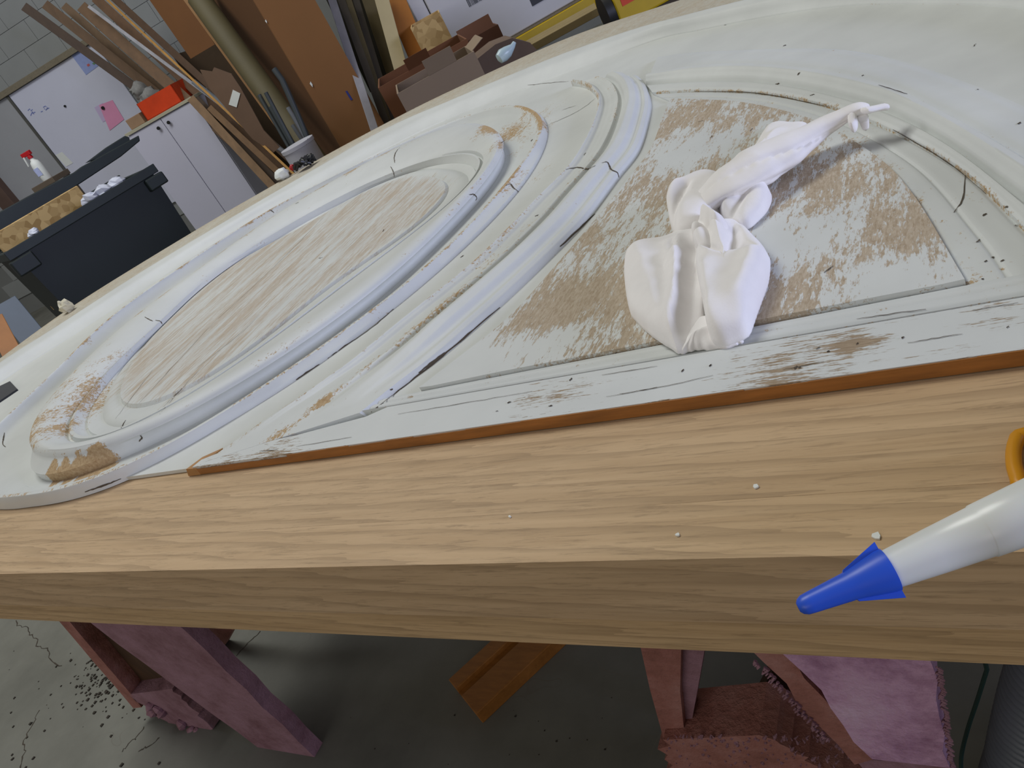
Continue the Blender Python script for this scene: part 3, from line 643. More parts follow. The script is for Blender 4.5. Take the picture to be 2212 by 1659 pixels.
# ------------------------------------------------------------------ trestles, timber and hose under the bench
def rough(name, c1, c2, c3):
    t = NT(name); u = t.coord(); a = t.noise(u, 14, 6, .7); b = t.noise(u, 130, 3, .7); e = t.noise(u, 4, 2, .5)
    col = t.ramp(t.math('ADD', t.math('MULTIPLY', a, .7), t.math('MULTIPLY', e, .3)), [(.36, c1), (.5, c2), (.64, c3)])
    t.bump(t.math('ADD', a, t.math('MULTIPLY', b, .5)), .8, .006); return t.out(col, .85)
m_pink = rough('dusty_pink_paint', (0.19, 0.085, 0.10, 1), (0.29, 0.155, 0.185, 1), (0.36, 0.20, 0.25, 1))
m_pale = rough('pale_pink_plaster', (0.30, 0.14, 0.24, 1), (0.56, 0.33, 0.48, 1), (0.66, 0.46, 0.60, 1))
m_redw = rough('red_brown_paint', (0.22, 0.085, 0.06, 1), (0.34, 0.14, 0.11, 1), (0.42, 0.21, 0.18, 1))
m_dkw = plain('dark_timber_and_shade', (74, 50, 28), .8, .25, 8, (6, 6, 2))
UND = TOP - .0672
def yslab(mb, px, y, th, top=False, floor=False, jag=0.0, seg=8):
    """board standing in a plane across the view; corners TL, TR, BR, BL"""
    q = [aty(a, b, y) for a, b in px]
    if top:
        for i, j in ((0, 3), (1, 2)): d = q[i] - q[j]; q[i] = q[j] + d * ((UND - q[j].z) / d.z)
    if floor:
        for i, j in ((3, 0), (2, 1)): d = q[i] - q[j]; q[i] = q[j] + d * ((.0 - q[j].z) / d.z)
    P = []
    for i in range(4):
        a, b = q[i], q[(i + 1) % 4]
        for k in range(seg if i in (1, 3) else 1):
            p = a.lerp(b, k / seg) if i in (1, 3) else a
            e = p + (Vector((RND.uniform(-1, 1), 0, 0)) * jag if (k and jag) else Vector())
            P.append(e)
    return mb.prism(P, (0, th, 0))
tr = thing('trestle', 'dusty pink painted trestle under the left of the bench', 'trestle', (-1.35, .5, 0))
yslab(MB(), [(195, 1345), (392, 1356), (640, 1597), (604, 1650)], .48, .03, True, True, .006, 14).build('leg', m_pink, tr, sm=False)
yslab(MB(), [(128, 1343), (152, 1344), (306, 1528), (288, 1530)], .50, .12, True, False, .002, 8).build('leg', m_redw, tr, sm=False)
yslab(MB(), [(146, 1344), (240, 1348), (360, 1470), (318, 1515)], .535, .02, True, False, .0, 4).build('shaded_side', m_dkw, tr, sm=False)  # inner side of the leg, its shade put into the dark colour
yslab(MB(), [(278, 1500), (372, 1488), (460, 1575), (408, 1598)], .50, .06, False, False, .012, 12).build('cross_rail', m_pink, tr, sm=False)
lumps = MB()
for k in range(16):
    x = RND.uniform(300, 440); c = aty(x, 1522 + (x - 300) * .5 + RND.uniform(-12, 30), .495)
    lumps.tube([c + Vector((0, 0, -.008)), c, c + Vector((RND.uniform(-.01, .01), 0, .010))], [.006, RND.uniform(.009, .018), .004], 7)
lumps.build('plaster_lumps', m_pink, tr)['kind'] = 'stuff'
yslab(MB(), [(452, 1352), (505, 1358), (465, 1430), (424, 1404)], .70, .03, True, False, .001, 3).build('brace', m_redw, tr, sm=False)

t2 = thing('trestle', 'plaster-crusted pale pink trestle under the right half of the bench', 'trestle', (-.30, .5, 0))
yslab(MB(), [(1388, 1405), (1470, 1410), (1476, 1592), (1434, 1602)], .50, .03, True, True, .003, 8).build('leg', m_redw, t2, sm=False)
yslab(MB(), [(1428, 1407), (1522, 1412), (1494, 1560), (1468, 1585)], .512, .03, True, False, .002, 6).build('leg', m_pink, t2, sm=False)
yslab(MB(), [(1708, 1422), (2022, 1437), (2052, 1659), (1884, 1640)], .40, .035, True, False, .005, 16).build('leg', m_pale, t2, sm=False)
yslab(MB(), [(1640, 1420), (1712, 1424), (1888, 1640), (1846, 1652)], .405, .05, True, False, .004, 14).build('leg', m_redw, t2, sm=False)
yslab(MB(), [(1846, 1640), (2050, 1650), (2080, 1760), (1950, 1760)], .41, .03, False, True, .004, 4).build('foot', m_pink, t2, sm=False)
yslab(MB(), [(1432, 1598), (1640, 1588), (1860, 1700), (1450, 1720)], .485, .07, False, False, .01, 12).build('cross_rail', m_redw, t2, sm=False)
yslab(MB(), [(1655, 1470), (1740, 1490), (1690, 1620), (1592, 1600)], .60, .03, True, False, .002, 4).build('brace', m_dkw, t2, sm=False)
lumps = MB()
for k in range(150):
    c = aty(RND.uniform(1440, 1850), 1592 + 67 * RND.random() ** 1.6, .484)
    r_ = RND.uniform(.0008, .0024); lumps.tube([c + Vector((0, .003, -r_)), c, c + Vector((RND.uniform(-.004, .004), .003, r_))], [r_ * .4, r_, r_ * .3], 6)
for k in range(60):
    s = k / 60; c = aty(lerp(1640, 1790, s) + RND.uniform(-10, 6), lerp(1428, 1600, s), .404)
    lumps.tube([c, c + Vector((-.003, -.001, -.003))], [RND.uniform(.0008, .0022), .0006], 6)
for k in range(70):
    s = k / 70; c = aty(lerp(2022, 2052, s) + RND.uniform(-3, 6), lerp(1440, 1659, s), .398)
    lumps.tube([c, c + Vector((.003, -.001, -.002))], [RND.uniform(.0008, .0024), .0006], 6)
lumps.build('plaster_lumps', m_pink, t2)['kind'] = 'stuff'

m_var = plain('varnished_timber', (150, 98, 44), .4, .18, 7, (3, 14, 14)); 
A_, B_, C_, D_ = fl(970, 1470, .03), fl(1030, 1540, .03), fl(1180, 1398, .03), fl(1055, 1393, .03)
dl = ((C_ - B_).normalized() + (D_ - A_).normalized()).normalized(); ww_ = (B_ - A_) - dl * (B_ - A_).dot(dl)
tm = thing('timber_offcut', 'varnished brown timber with a groove, lying on the floor under the bench', 'timber', (A_.x, A_.y, 0))
MB().box(Vector((A_.x, A_.y, 0)), dl * 1.3, ww_ * .30, (0, 0, .034)).build('back_strip', m_var, tm, sm=False, bevel=.002)
MB().box(Vector((A_.x, A_.y, 0)) + ww_ * .301, dl * 1.3, ww_ * .16, (0, 0, .022)).build('groove', m_var, tm, sm=False)
MB().box(Vector((A_.x, A_.y, 0)) + ww_ * .462, dl * 1.3, ww_ * .538, (0, 0, .030)).build('board', m_var, tm, sm=False, bevel=.002)

m_hose = plain('grey_hose', (92, 98, 104), .45, .1, 20)
hp = catmull([aty(x, y, .46) for x, y in ((2330, 1330), (2270, 1480), (2244, 1560), (2222, 1640), (2200, 1740))] + [Vector((-.06, .50, .045)), Vector((.05, .62, .04)), Vector((.30, .70, .04))], 420)
o = MB().tube(hp, [.032 + (.0, .0028, .0034, .0028)[k % 4] for k in range(420)], 22).build('suction_hose', m_hose, None, org=(hp[300].x, hp[300].y, 0))
tag(o, 'grey corrugated suction hose at the lower right, below the bench', 'hose')
m_wire = plain('green_wire', (50, 78, 70), .5, .1)
wp_ = catmull([aty(x, y, .52) for x, y in ((2132, 1446), (2112, 1510), (2092, 1570), (2078, 1625), (2076, 1659), (2078, 1720))] , 30)
wp_ = [Vector((wp_[0].x, .52, UND))] + wp_ + [Vector((wp_[-1].x, .52, .002))]
o = MB().tube(wp_, .0022, 8).build('hanging_wire', m_wire, None, org=(wp_[-1].x, .52, 0)); tag(o, 'thin green wire hanging from the bench, left of the hose', 'wire')

# cracks in the concrete
m_fcr = plain('floor_crack', (58, 50, 40), .9, .3)
fcm = bpy.data.objects['floor']
for px in ([(36, 1338), (40, 1352), (58, 1356), (66, 1372), (78, 1380), (80, 1396), (102, 1402), (112, 1426), (132, 1440)], [(44, 1659), (54, 1620), (52, 1600), (70, 1565), (84, 1535)], [(262, 1625), (290, 1595), (312, 1570)], [(300, 1622), (330, 1608), (345, 1592)], [(560, 1366), (530, 1395), (510, 1420)]):
    P_ = [fl(x, y) for x, y in px]; P_ = [p + Vector((RND.uniform(-.004, .004), RND.uniform(-.004, .004), 0)) for p in catmull(P_, len(px) * 4)]
    v = []; n = len(P_)
    for i, p in enumerate(P_):
        t_ = P_[min(i + 1, n - 1)] - P_[max(i - 1, 0)]; s = Vector((-t_.y, t_.x, 0)).normalized() * RND.uniform(.0008, .0024)
        v += [p + s + Vector((0, 0, .0004)), p - s + Vector((0, 0, .0004))]
    mesh_obj('crack', v, [(2 * i, 2 * i + 1, 2 * i + 3, 2 * i + 2) for i in range(n - 1)], m_fcr, fcm, org=(0, 0, 0), sm=False)
# grit and debris on the concrete
gm = MB()
m_grit = plain('dark_grit', (46, 40, 32), .9, .3)
for k in range(220):
    if k < 150: x, y = 215 + RND.gauss(0, 40), 1470 + RND.gauss(0, 34)
    elif k < 200: x, y = RND.uniform(0, 420), RND.uniform(1400, 1659)
    else: x, y = RND.uniform(600, 1400), RND.uniform(1500, 1659)
    c = fl(x, y); s = RND.uniform(.001, .0042) * (1 if k < 200 else .5)
    gm.hexa([c + Vector((a * s * RND.uniform(.6, 1.3), b * s * RND.uniform(.6, 1.3), z * s * .7)) for z in (0, 1) for a, b in ((-1, -1), (1, -1), (1, 1), (-1, 1))])
o = gm.build('floor_grit', m_grit, None, org=fl(215, 1470), sm=False); tag(o, 'dark grit scattered on the concrete floor beside the left trestle', 'grit', kind='stuff')

# ------------------------------------------------------------------ back of the workshop
def slab(mb, px, dist, ang, th, ref=None):
    """plate whose face stands in a vertical plane at a distance; ang is the direction of that plane, th goes away from the eye"""
    p0 = far(*(ref or px[0]), dist); u = Vector((math.cos(math.radians(ang)), math.sin(math.radians(ang)), 0)); n = Vector((-u.y, u.x, 0))
    if n.dot(p0 - EYE) < 0: n = -n
    return mb.prism([atp(x, y, p0, n) for x, y in px], n * th)
def frame(ref, dist, ang):
    p0 = far(*ref, dist); u = Vector((math.cos(math.radians(ang)), math.sin(math.radians(ang)), 0)); n = Vector((-u.y, u.x, 0))
    if n.dot(p0 - EYE) < 0: n = -n
    g = Vector((p0.x, p0.y, 0))
    def uz(px, py, off=0.0):
        q = atp(px, py, g - n * off, n) - g; return q.dot(u), q.z
    def at(a, z, d=0.0): return g + u * a + n * d + Vector((0, 0, z))
    return uz, at, u, n
def stick(name, mat, a, b, da, db, wpx, th=.022, parent=None, to_floor=True, label=None, cat='board', group=None, roundd=False):
    """board or pole leaning between two points of the room"""
    P = far(*a, da); Q = far(*b, db); d = (Q - P).normalized()
    if to_floor: Q = P + d * (P.z / -d.z)
    d = (Q - P); L = d.length; d.normalize(); vw = ((P + Q) / 2 - EYE).normalized()
    wv = d.cross(vw).normalized(); nv = wv.cross(d).normalized(); wd = wpx * (P.lerp(Q, .3) - EYE).length / F
    mb = MB()
    if roundd: mb.tube([P, P.lerp(Q, .5) + Vector((0, 0, -.02)), Q], wd / 2, 14)
    else: mb.box(P - wv * wd / 2 - nv * th / 2, d * L, wv * wd, nv * th)
    o = mb.build(name, mat, parent, org=None if parent else (Q.x, Q.y, max(0, Q.z)), sm=roundd, bevel=0 if roundd else .002)
    return tag(o, label, cat, group) if label else o

# white board with its frame, and the pale board left of it
m_wb = plain('white_board', (206, 209, 226), .35, .03, 2); m_grey = plain('grey_board', (158, 160, 164), .6, .05, 2)
m_rail2 = plain('weathered_batten', (124, 116, 98), .7, .15, 8, (2, 12, 12)); m_frame = plain('dark_frame', (84, 84, 80), .6, .1)
ul, zt = wl(18, 207, .03); zb = .35; ur = ul + 1.15
wb = thing('whiteboard', 'white marker board with paper notes, on the back wall behind the dark bin', 'whiteboard', wpt(ul + .5, zt - .5, .012))
MB().box(wpt(ul, zb, .006), WDIR * (ur - ul), WN * .018, (0, 0, zt - zb)).build('board', m_wb, wb, sm=False, bevel=.002)
MB().box(wpt(ul - .03, zb, .006), WDIR * .028, WN * .028, (0, 0, zt - zb)).build('frame', m_frame, wb, sm=False)
ua, za = wl(-25, 219, .03); ub, zb2 = wl(182, 88, .03)
MB().box(wpt(ua - .6, zt + .004, .006), WDIR * (ur - ua + .6), WN * .05, (0, 0, .055)).build('trim_1', m_rail2, None, sm=False, bevel=.003)['kind'] = 'structure'
MB().box(wpt(ul - 1.3, zb, .006), WDIR * 1.265, WN * .014, (0, 0, zt - zb)).build('trim_2', m_grey, None, sm=False)['kind'] = 'structure'
def note(name, px, mat, off=.0255, th=.0015, parent=None):
    return MB().prism([wpt(*wl(x, y, off), off) for x, y in px], WN * th).build(name, mat, parent or wb, sm=False)
m_bluep = plain('blue_paper', (146, 160, 208), .8, .06, 30); m_pinkp = plain('pink_paper', (222, 150, 186), .8, .05); m_ink = plain('blue_ink', (120, 132, 190), .6, .1); m_black = plain('black_plastic', (24, 25, 26), .45, .2)
note('blue_sheet', [(155, 120), (182, 104), (216, 140), (186, 162)], m_bluep)
note('lilac_sheet', [(204, 232), (222, 222), (240, 254), (222, 264)], plain('lilac_paper', (196, 180, 214), .8, .05), .0256)
note('pink_sheet', [(214, 227), (243, 216), (268, 258), (237, 282)], m_pinkp, .0272)
m_redm = plain('red_mark', (186, 96, 92), .7, .05); m_grnm = plain('green_mark', (96, 136, 104), .7, .05)
note('red_mark', [(187, 140), (192, 137), (195, 141), (190, 144)], m_redm, .0274); note('green_mark', [(199, 137), (204, 133), (208, 137), (203, 140)], m_grnm, .0274)
def ink(px, w=1.6):
    v = []; f = []
    P = [wpt(*wl(x, y, .0262), .0262) for x, y in px]
    for i, p in enumerate(P):
        t_ = P[min(i + 1, len(P) - 1)] - P[max(i - 1, 0)]; s = t_.cross(WN).normalized() * w * 8 / F / 2; v += [p + s, p - s]
    f = [(2 * i, 2 * i + 1, 2 * i + 3, 2 * i + 2) for i in range(len(P) - 1)]
    return v, f
im = MB()
for c in ([(60, 239), (64, 235), (67, 240), (70, 236)], [(66, 250), (70, 241), (73, 247)], [(70, 245), (76, 242)], [(93, 232), (98, 229), (103, 233), (99, 238), (95, 234)], [(100, 236), (106, 233)], [(88, 242), (92, 240)]): im.add(*ink(c))
im.build('handwriting', m_ink, wb, sm=False)['kind'] = 'stuff'
MB().tube([wpt(*wl(141, 229, .024), .024), wpt(*wl(141, 229, .024), .036)], .011, 16).build('magnet', m_black, wb)
MB().tube([wpt(*wl(223, 233, .028), .028), wpt(*wl(223, 233, .028), .040)], .017, 16).build('magnet', m_black, wb)
m_lab = plain('white_label', (222, 226, 222), .6, .02)
lb = note('sticker', [(120, 335), (134, 328), (158, 352), (143, 360)], m_lab, .0256)
sm_ = MB()
for c in ([(126, 338), (130, 332), (133, 339)], [(132, 341), (138, 337), (135, 343), (141, 343), (137, 348)], [(142, 347), (147, 343), (146, 350), (151, 349)]): sm_.add(*ink(c, 2.6))
sm_.build('sticker_print', m_black, wb, sm=False)['kind'] = 'stuff'
m_post = plain('brown_post', (92, 72, 62), .7, .15, 6)
MB().box(wpt(wl(30, 440, .12)[0] - .17, 0, .02), WDIR * .17, WN * .10, (0, 0, wl(0, 320, .12)[1] - 0)).build('brown_post', m_post, None, sm=False, bevel=.003)
bp = bpy.data.objects['brown_post']; tag(bp, 'short brown post at the left edge, in front of the pale wall board', 'post')

# work table hidden behind the bin, carrying the spray bottle
m_tbl = plain('old_table', (96, 84, 70), .7, .1)
tz = far(88, 396, 7.2).z; tx = far(84, 380, 7.2)
tb = thing('work_table', 'plain work table behind the dark bin, under the spray bottle', 'table', (tx.x, tx.y, 0))
MB().box((tx.x - .10, tx.y - .06, tz - .04), WDIR * .22, WN * -.22, (0, 0, .04)).build('tabletop', m_tbl, tb, sm=False, bevel=.003)
for a, b in ((.01, -.01), (.17, -.01), (.01, -.17), (.17, -.17)):
    MB().box(Vector((tx.x - .10, tx.y - .06, 0)) + WDIR * a + WN * b, WDIR * .04, WN * -.04, (0, 0, tz - .041)).build('leg', m_tbl, tb, sm=False)
sb = thing('spray_bottle', 'white spray bottle with a red trigger head, behind the lid of the dark bin', 'bottle', (tx.x, tx.y, tz))
zz = lambda h: Vector((tx.x, tx.y, tz + h)) - WN * .06
MB().tube([zz(0), zz(.004), zz(.12), zz(.15), zz(.165), zz(.18)], [.038, .04, .04, .032, .017, .015], 24).build('body', m_lab, sb)
m_redp = plain('red_plastic', (186, 24, 34), .4, .05)
MB().tube([zz(.18), zz(.20), zz(.205)], [.019, .019, .014], 20).build('collar', m_redp, sb)
MB().box(zz(.205) - WDIR * .055 + WN * -.014, WDIR * .085, WN * .028, (0, 0, .032)).build('spray_head', m_redp, sb, sm=False, bevel=.004)
MB().hexa([zz(.21) - WDIR * .05, zz(.21) - WDIR * .035, zz(.14) - WDIR * .055, zz(.14) - WDIR * .062] + [p + WN * .014 for p in (zz(.21) - WDIR * .05, zz(.21) - WDIR * .035, zz(.14) - WDIR * .055, zz(.14) - WDIR * .062)]).build('trigger', m_lab, sb, sm=False)
MB().box(zz(.045) - WDIR * .022 + WN * .0395, WDIR * .044, WN * .002, (0, 0, .06)).build('label', plain('pale_blue_label', (176, 186, 226), .6, .1, 40), sb, sm=False)

# white two-door cabinet with boxes on top
uz, at, u_, n_ = frame((410, 208), 7.3, 19)
(cu1, cz1), (cu0, _), (cs, _) = uz(411, 209), uz(262, 300), uz(347, 258)
m_cab = plain('white_cabinet', (196, 196, 212), .45, .02, 2); m_ctop = plain('cream_worktop', (176, 172, 150), .5, .05)
cu0 = cs - (cu1 - cs) * 1.02
cb = thing('cabinet', 'white two-door cabinet with small dark knobs, between the dark bin and the leaning boards', 'cabinet', at(cs, 0, .2))
MB().box(at(cu0, 0.0, .02), u_ * (cu1 - cu0), n_ * .45, (0, 0, cz1 - .025)).build('carcass', m_cab, cb, sm=False, bevel=.002)
MB().box(at(cu0 - .01, cz1 - .0248, -.012), u_ * (cu1 - cu0 + .02), n_ * .49, (0, 0, .0248)).build('top', m_ctop, cb, sm=False, bevel=.002)
for a, b, kx in ((cu0 + .002, cs - .003, cs - .055), (cs + .003, cu1 - .002, cs + .055)):
    dd = MB().box(at(a, .05, 0), u_ * (b - a), n_ * .018, (0, 0, cz1 - .05 - .032)).build('door', m_cab, cb, sm=False, bevel=.002)
    kz = cz1 - .085
    k = MB().tube([at(kx, kz, 0), at(kx, kz, -.012), at(kx, kz, -.016), at(kx, kz, -.026)], [.006, .006, .015, .013], 14)
    mesh_obj('knob', k.v, k.f, m_black, dd, org=None)
for o in [x for x in bpy.data.objects if x.name.startswith('knob')]:
    pass
uzc, atc, uc, nc = frame((340, 235), 7.45, 19)
(a0, _), (a1, _) = uzc(300, 262), uzc(378, 212)
m_orange = plain('orange_red_plastic', (206, 62, 14), .5, .12, 8)
og = MB(); A0 = at(cu0 + .20, cz1, .08); A1 = at(cu1 - .13, cz1, .08); hh = .15
th_ = .008; Lx = (A1 - A0)
og.box(A0, Lx, n_ * th_, (0, 0, hh)).box(A0 + n_ * .22, Lx, n_ * th_, (0, 0, hh)).box(A0, Lx.normalized() * th_, n_ * .22, (0, 0, hh)).box(A1 - Lx.normalized() * th_, Lx.normalized() * th_, n_ * .22, (0, 0, hh)).box(A0, Lx, n_ * .22, (0, 0, th_))
tag(og.build('crate', m_orange, None, org=A0, sm=False), 'orange-red open plastic crate on top of the white cabinet', 'crate')
m_cardl = plain('pale_cardboard', (150, 122, 96), .8, .12, 6)
tag(MB().box(at(cu0 + .03, cz1 + .0005, .06), u_ * .15, n_ * .2, (0, 0, .085)).build('small_carton', m_cardl, None, org=at(cu0 + .03, cz1, .06), sm=False, bevel=.004), 'small pale brown carton left of the orange crate', 'box')
m_cloth = plain('grey_cloth', (126, 126, 124), .9, .35, 14)
cl = MB()
def lump(mb, c, r, seed, seg=14, rg=9, sq=(1, 1, 1), amp=.35):
    c = Vector(c); v = []
    for j in range(rg + 1):
        ph = math.pi * j / rg
        for i in range(seg):
            a = 2 * math.pi * i / seg; d = Vector((math.sin(ph) * math.cos(a), math.sin(ph) * math.sin(a), math.cos(ph)))
            k = 1 + amp * noise.noise(d * 1.7 + Vector((seed, seed * 2, 0))) + amp * .6 * noise.noise(d * 4 + Vector((seed, 0, seed)))
            v.append(c + Vector((d.x * sq[0], d.y * sq[1], d.z * sq[2])) * r * k)
    f = [(j * seg + i, j * seg + (i + 1) % seg, (j + 1) * seg + (i + 1) % seg, (j + 1) * seg + i) for j in range(rg) for i in range(seg)]
    return mb.add(v, f)
cpos = at(cu0 + .27, cz1 + .012, .20)
lump(cl, cpos + Vector((0, 0, .13)), .085, 3.1, sq=(1.2, 1, 1)); lump(cl, cpos + Vector((0, 0, .21)) - u_ * .04, .07, 5.3); lump(cl, cpos + Vector((0, 0, .09)) - u_ * .02, .085, 8.3)
tag(cl.build('cloth_heap', m_cloth, None, org=cpos), 'heap of grey rags in the orange crate on the cabinet', 'cloth')

# dark bin
m_bin = plain('dark_green_bin', (15, 27, 28), .5, .15, 3); m_binr = plain('bin_rim', (26, 37, 38), .5, .15, 5)
BA = 70.0
uz, at, u_, n_ = frame((60, 545), 5.1, BA)
(bl, zl), (br, zr_) = uz(22, 560), uz(326, 352)
zrim = (zl + zr_) / 2 + .01; bw = br - bl; bd = .62
bn = thing('waste_bin', 'dark green wheeled waste bin with raised lid, full of scrap, left behind the panel', 'bin', at((bl + br) / 2, 0, bd / 2))
q = .06; t_ = .02
def bc(a, z, d): return at(bl + a, z, d)
body = MB()
lo4 = [bc(q + .03, .08, q), bc(bw - q, .08, q), bc(bw - q, .08, bd - q), bc(q + .03, .08, bd - q)]
hi4 = [bc(.035, zrim - .03, .02), bc(bw - .02, zrim - .03, .02), bc(bw - .02, zrim - .03, bd - .02), bc(.035, zrim - .03, bd - .02)]
cin = sum(hi4, Vector()) / 4; cil = sum(lo4, Vector()) / 4
hin = [p + (cin - p).normalized() * .03 for p in hi4]; lin4 = [p + (cil - p).normalized() * .03 + Vector((0, 0, .03)) for p in lo4]
b_ = len(body.v); body.v += lo4 + hi4 + lin4 + hin
for i in range(4):
    j = (i + 1) % 4; body.f += [(i, j, 4 + j, 4 + i), (8 + j, 8 + i, 12 + i, 12 + j), (4 + i, 4 + j, 12 + j, 12 + i)]
body.f += [(3, 2, 1, 0), (8, 9, 10, 11)]
body.build('body', m_bin, bn, sm=False)
rim = MB()
for a0_, d0_, a1_, d1_ in ((0, 0, bw, .045), (0, bd - .045, bw, bd), (0, .045, .045, bd - .045), (bw - .045, .045, bw, bd - .045)):
    rim.box(bc(a0_, zrim - .045, d0_), u_ * (a1_ - a0_), n_ * (d1_ - d0_), (0, 0, .045))
rim.box(bc(-.008, zrim - .0449, -.008), u_ * (bw + .016), n_ * .0075, (0, 0, .052))
rim.build('rim', m_binr, bn, sm=False, bevel=.006)
MB().box(bc(bw - .10, zrim - .12, -.02), u_ * .12, n_ * .06, (0, 0, .07)).build('lug', m_binr, bn, sm=False, bevel=.008)
MB().box(bc(-.02, zrim - .14, -.02), u_ * .13, n_ * .06, (0, 0, .09)).build('lug', m_bin, bn, sm=False, bevel=.008)
ld = MB(); l0 = bc(-.04, zrim - .0, bd - .02); 
lq = [atp(x, y, l0, n_) for x, y in ((-20, 470), (0, 457), (60, 424), (160, 372), (176, 360), (300, 292), (303, 304), (262, 338), (150, 412), (60, 466), (0, 504), (-20, 518))]
ld.prism(lq, n_ * .03); ld.prism([atp(x, y, l0 + n_ * .06, n_) for x, y in ((185, 352), (230, 318), (270, 293), (279, 296), (282, 306), (240, 334))], n_ * .03)
ld.box(l0 + Vector((0, 0, -.02)) - n_ * .012, u_ * (bw + .02), n_ * .011, (0, 0, .05))
ld.build('lid', m_binr, bn, sm=False, bevel=.006)
for k in range(2):
    MB().tube([bc(.15 + k * (bw - .3), .05, .12), bc(.19 + k * (bw - .3), .05, .12)], .05, 18).build('wheel', m_black, bn)
m_osb = NT('chipboard'); v2 = m_osb.coord((1, 1, 1)); vz = m_osb.n('ShaderNodeTexVoronoi'); vz.inputs['Scale'].default_value = 28; m_osb.l(v2, vz.inputs['Vector'])
m_osb = m_osb.out(m_osb.ramp(vz.outputs['Color'], [(.1, (0.34, 0.21, 0.075, 1)), (.8, (0.60, 0.42, 0.19, 1))]), .75)
tag(MB().box(bc(.06, zrim - .42, bd - .20), u_ * (bw * .60), n_ * .018 + Vector((0, 0, .004)), (0, 0, .52)).build('chipboard_offcut', m_osb, None, org=bc(.3, zrim - .4, bd - .2), sm=False), 'yellow chipboard offcut standing inside the dark bin', 'board')
m_paper = plain('white_paper', (196, 200, 214), .8, .08, 12)
for k, (a, s, lab) in enumerate(((.56, .055, 'white crumpled paper in the dark bin, next to the chipboard'), (.66, .06, 'white crumpled paper in the middle of the dark bin'), (.76, .05, 'pale crumpled wrapper at the right end of the dark bin'), (.20, .035, 'small white scrap at the left end of the bin, before the chipboard'))):
    o = lump(MB(), bc(a * bw / .95, zrim + .01, .10 + .035 * k if k < 3 else .10), s, k * 3.7 + 1, 9, 6, (1.1, .9, .7), .6).build('paper_scrap', m_paper, None, org=bc(a * bw / .95, zrim - .03, .12), sm=False)
    tag(o, lab, 'paper', 'scraps in the waste bin')

# timber and sheets at the left of the bin, low
m_blue2 = plain('slate_blue_sheet', (58, 72, 92), .6, .1)
o = stick('orange_batten', plain('orange_timber', (150, 96, 44), .6, .15), (-12, 690), (24, 760), 3.6, 3.4, 34, .03, label='short orange-brown batten at the left edge, low behind the panel', cat='batten')
o = stick('blue_board', m_blue2, (10, 655), (75, 735), 3.9, 3.7, 46, .02, label='slate blue board leaning below the dark bin, behind the panel edge', cat='board')

# long boards leaning on the wall behind the cabinet
cols = [(70, 53, 40), (96, 72, 48), (112, 88, 62), (102, 76, 50), (150, 150, 156), (98, 70, 44), (166, 122, 56), (82, 58, 36), (118, 124, 130), (126, 98, 68), (64, 46, 28), (116, 86, 54)]
mats = [plain('leaning_timber', c, .7, .18, 6, (3, 3, 1.2)) for c in cols]
nm = {4: 'pale', 8: 'grey'}
tl = [((52, 14), (470, 318), 18, 0, 'dark brown board, outermost left of the boards leaning behind the cabinet'), ((97, 9), (520, 345), 19, 1, 'brown board with a square top end, second of the leaning boards from the left'), ((138, 12), (560, 380), 16, 2, 'light brown weathered board in the leaning stack, behind the first two'),
      ((176, 14), (600, 392), 24, 3, 'wide brown board in the middle of the leaning stack'), ((192, 14), (600, 318), 7, 4, 'thin pale strip between the brown leaning boards'), ((206, -4), (612, 372), 20, 5, 'reddish brown board right of the pale strip, leaning on the wall'),
      ((228, -4), (500, 250), 5, 6, 'thin ochre lath on the leaning boards'), ((246, -4), (606, 326), 15, 7, 'very dark brown board, rightmost of the leaning boards'), ((418, 176), (618, 330), 12, 8, 'grey plastic pipe leaning right of the brown boards'),
      ((412, 212), (584, 398), 18, 9, 'short light brown board leaning right beside the white cabinet'), ((424, 212), (600, 392), 14, 10, 'dark board leaning next to the short light brown one'), ((452, 232), (618, 388), 14, 11, 'short mid brown board in front of the grey pipe')]
dsh = [.45, .35, .55, .10, -.05, .20, -.12, .30, -.05, -.12, .0, -.16]
for i, (a, b, w_, ci, lab) in enumerate(tl):
    top = 8.0 if i < 8 else 7.35
    stick('grey_pipe' if i == 8 else ('lath' if i in (4, 6) else 'leaning_board'), mats[ci], a, b, top + dsh[i], 7.75 + dsh[i] * .5 if i < 3 else 6.9 + dsh[i] * .6, w_ * .86, .02, label=lab, cat='pipe' if i == 8 else 'board', group='boards leaning behind the cabinet' if i != 8 else None, roundd=(i == 8))

# cardboard, carpet tube and the tall carton
m_cb = plain('brown_cardboard', (112, 72, 34), .8, .08, 3); m_cb2 = plain('torn_cardboard', (112, 88, 70), .85, .1, 4); m_cdk = plain('dark_cardboard', (74, 50, 26), .8, .12, 3)
m_tub = plain('olive_tube', (76, 68, 40), .7, .15, 3)
tag(slab(MB(), [(316, -10), (396, -10), (464, 96), (412, 127)], 7.0, 25, .02).build('cardboard_sheet', m_cb, None, org=far(400, 100, 7.0), sm=False), 'brown cardboard sheet hung high right of the leaning boards', 'cardboard')
tag(slab(MB(), [(372, 120), (470, 88), (640, 330), (600, 400), (520, 330)], 8.0, 22, .02).build('dark_sheet', plain('shade_backing', (60, 44, 24), .85, .15), None, org=far(560, 360, 8.0), sm=False), 'dark brown sheet standing in for the shade behind the torn cardboard and pipes', 'board')  # stands in for a shadowed zone, shade put into its colour
tag(slab(MB(), [(432, 151), (458, 155), (462, 146), (500, 160), (520, 190), (570, 282), (604, 318), (590, 330), (545, 300), (478, 222), (452, 190)], 6.6, 25, .015).build('torn_cardboard', m_cb2, None, org=far(590, 330, 6.6), sm=False), 'torn grey-brown cardboard left of the long olive tube', 'cardboard')
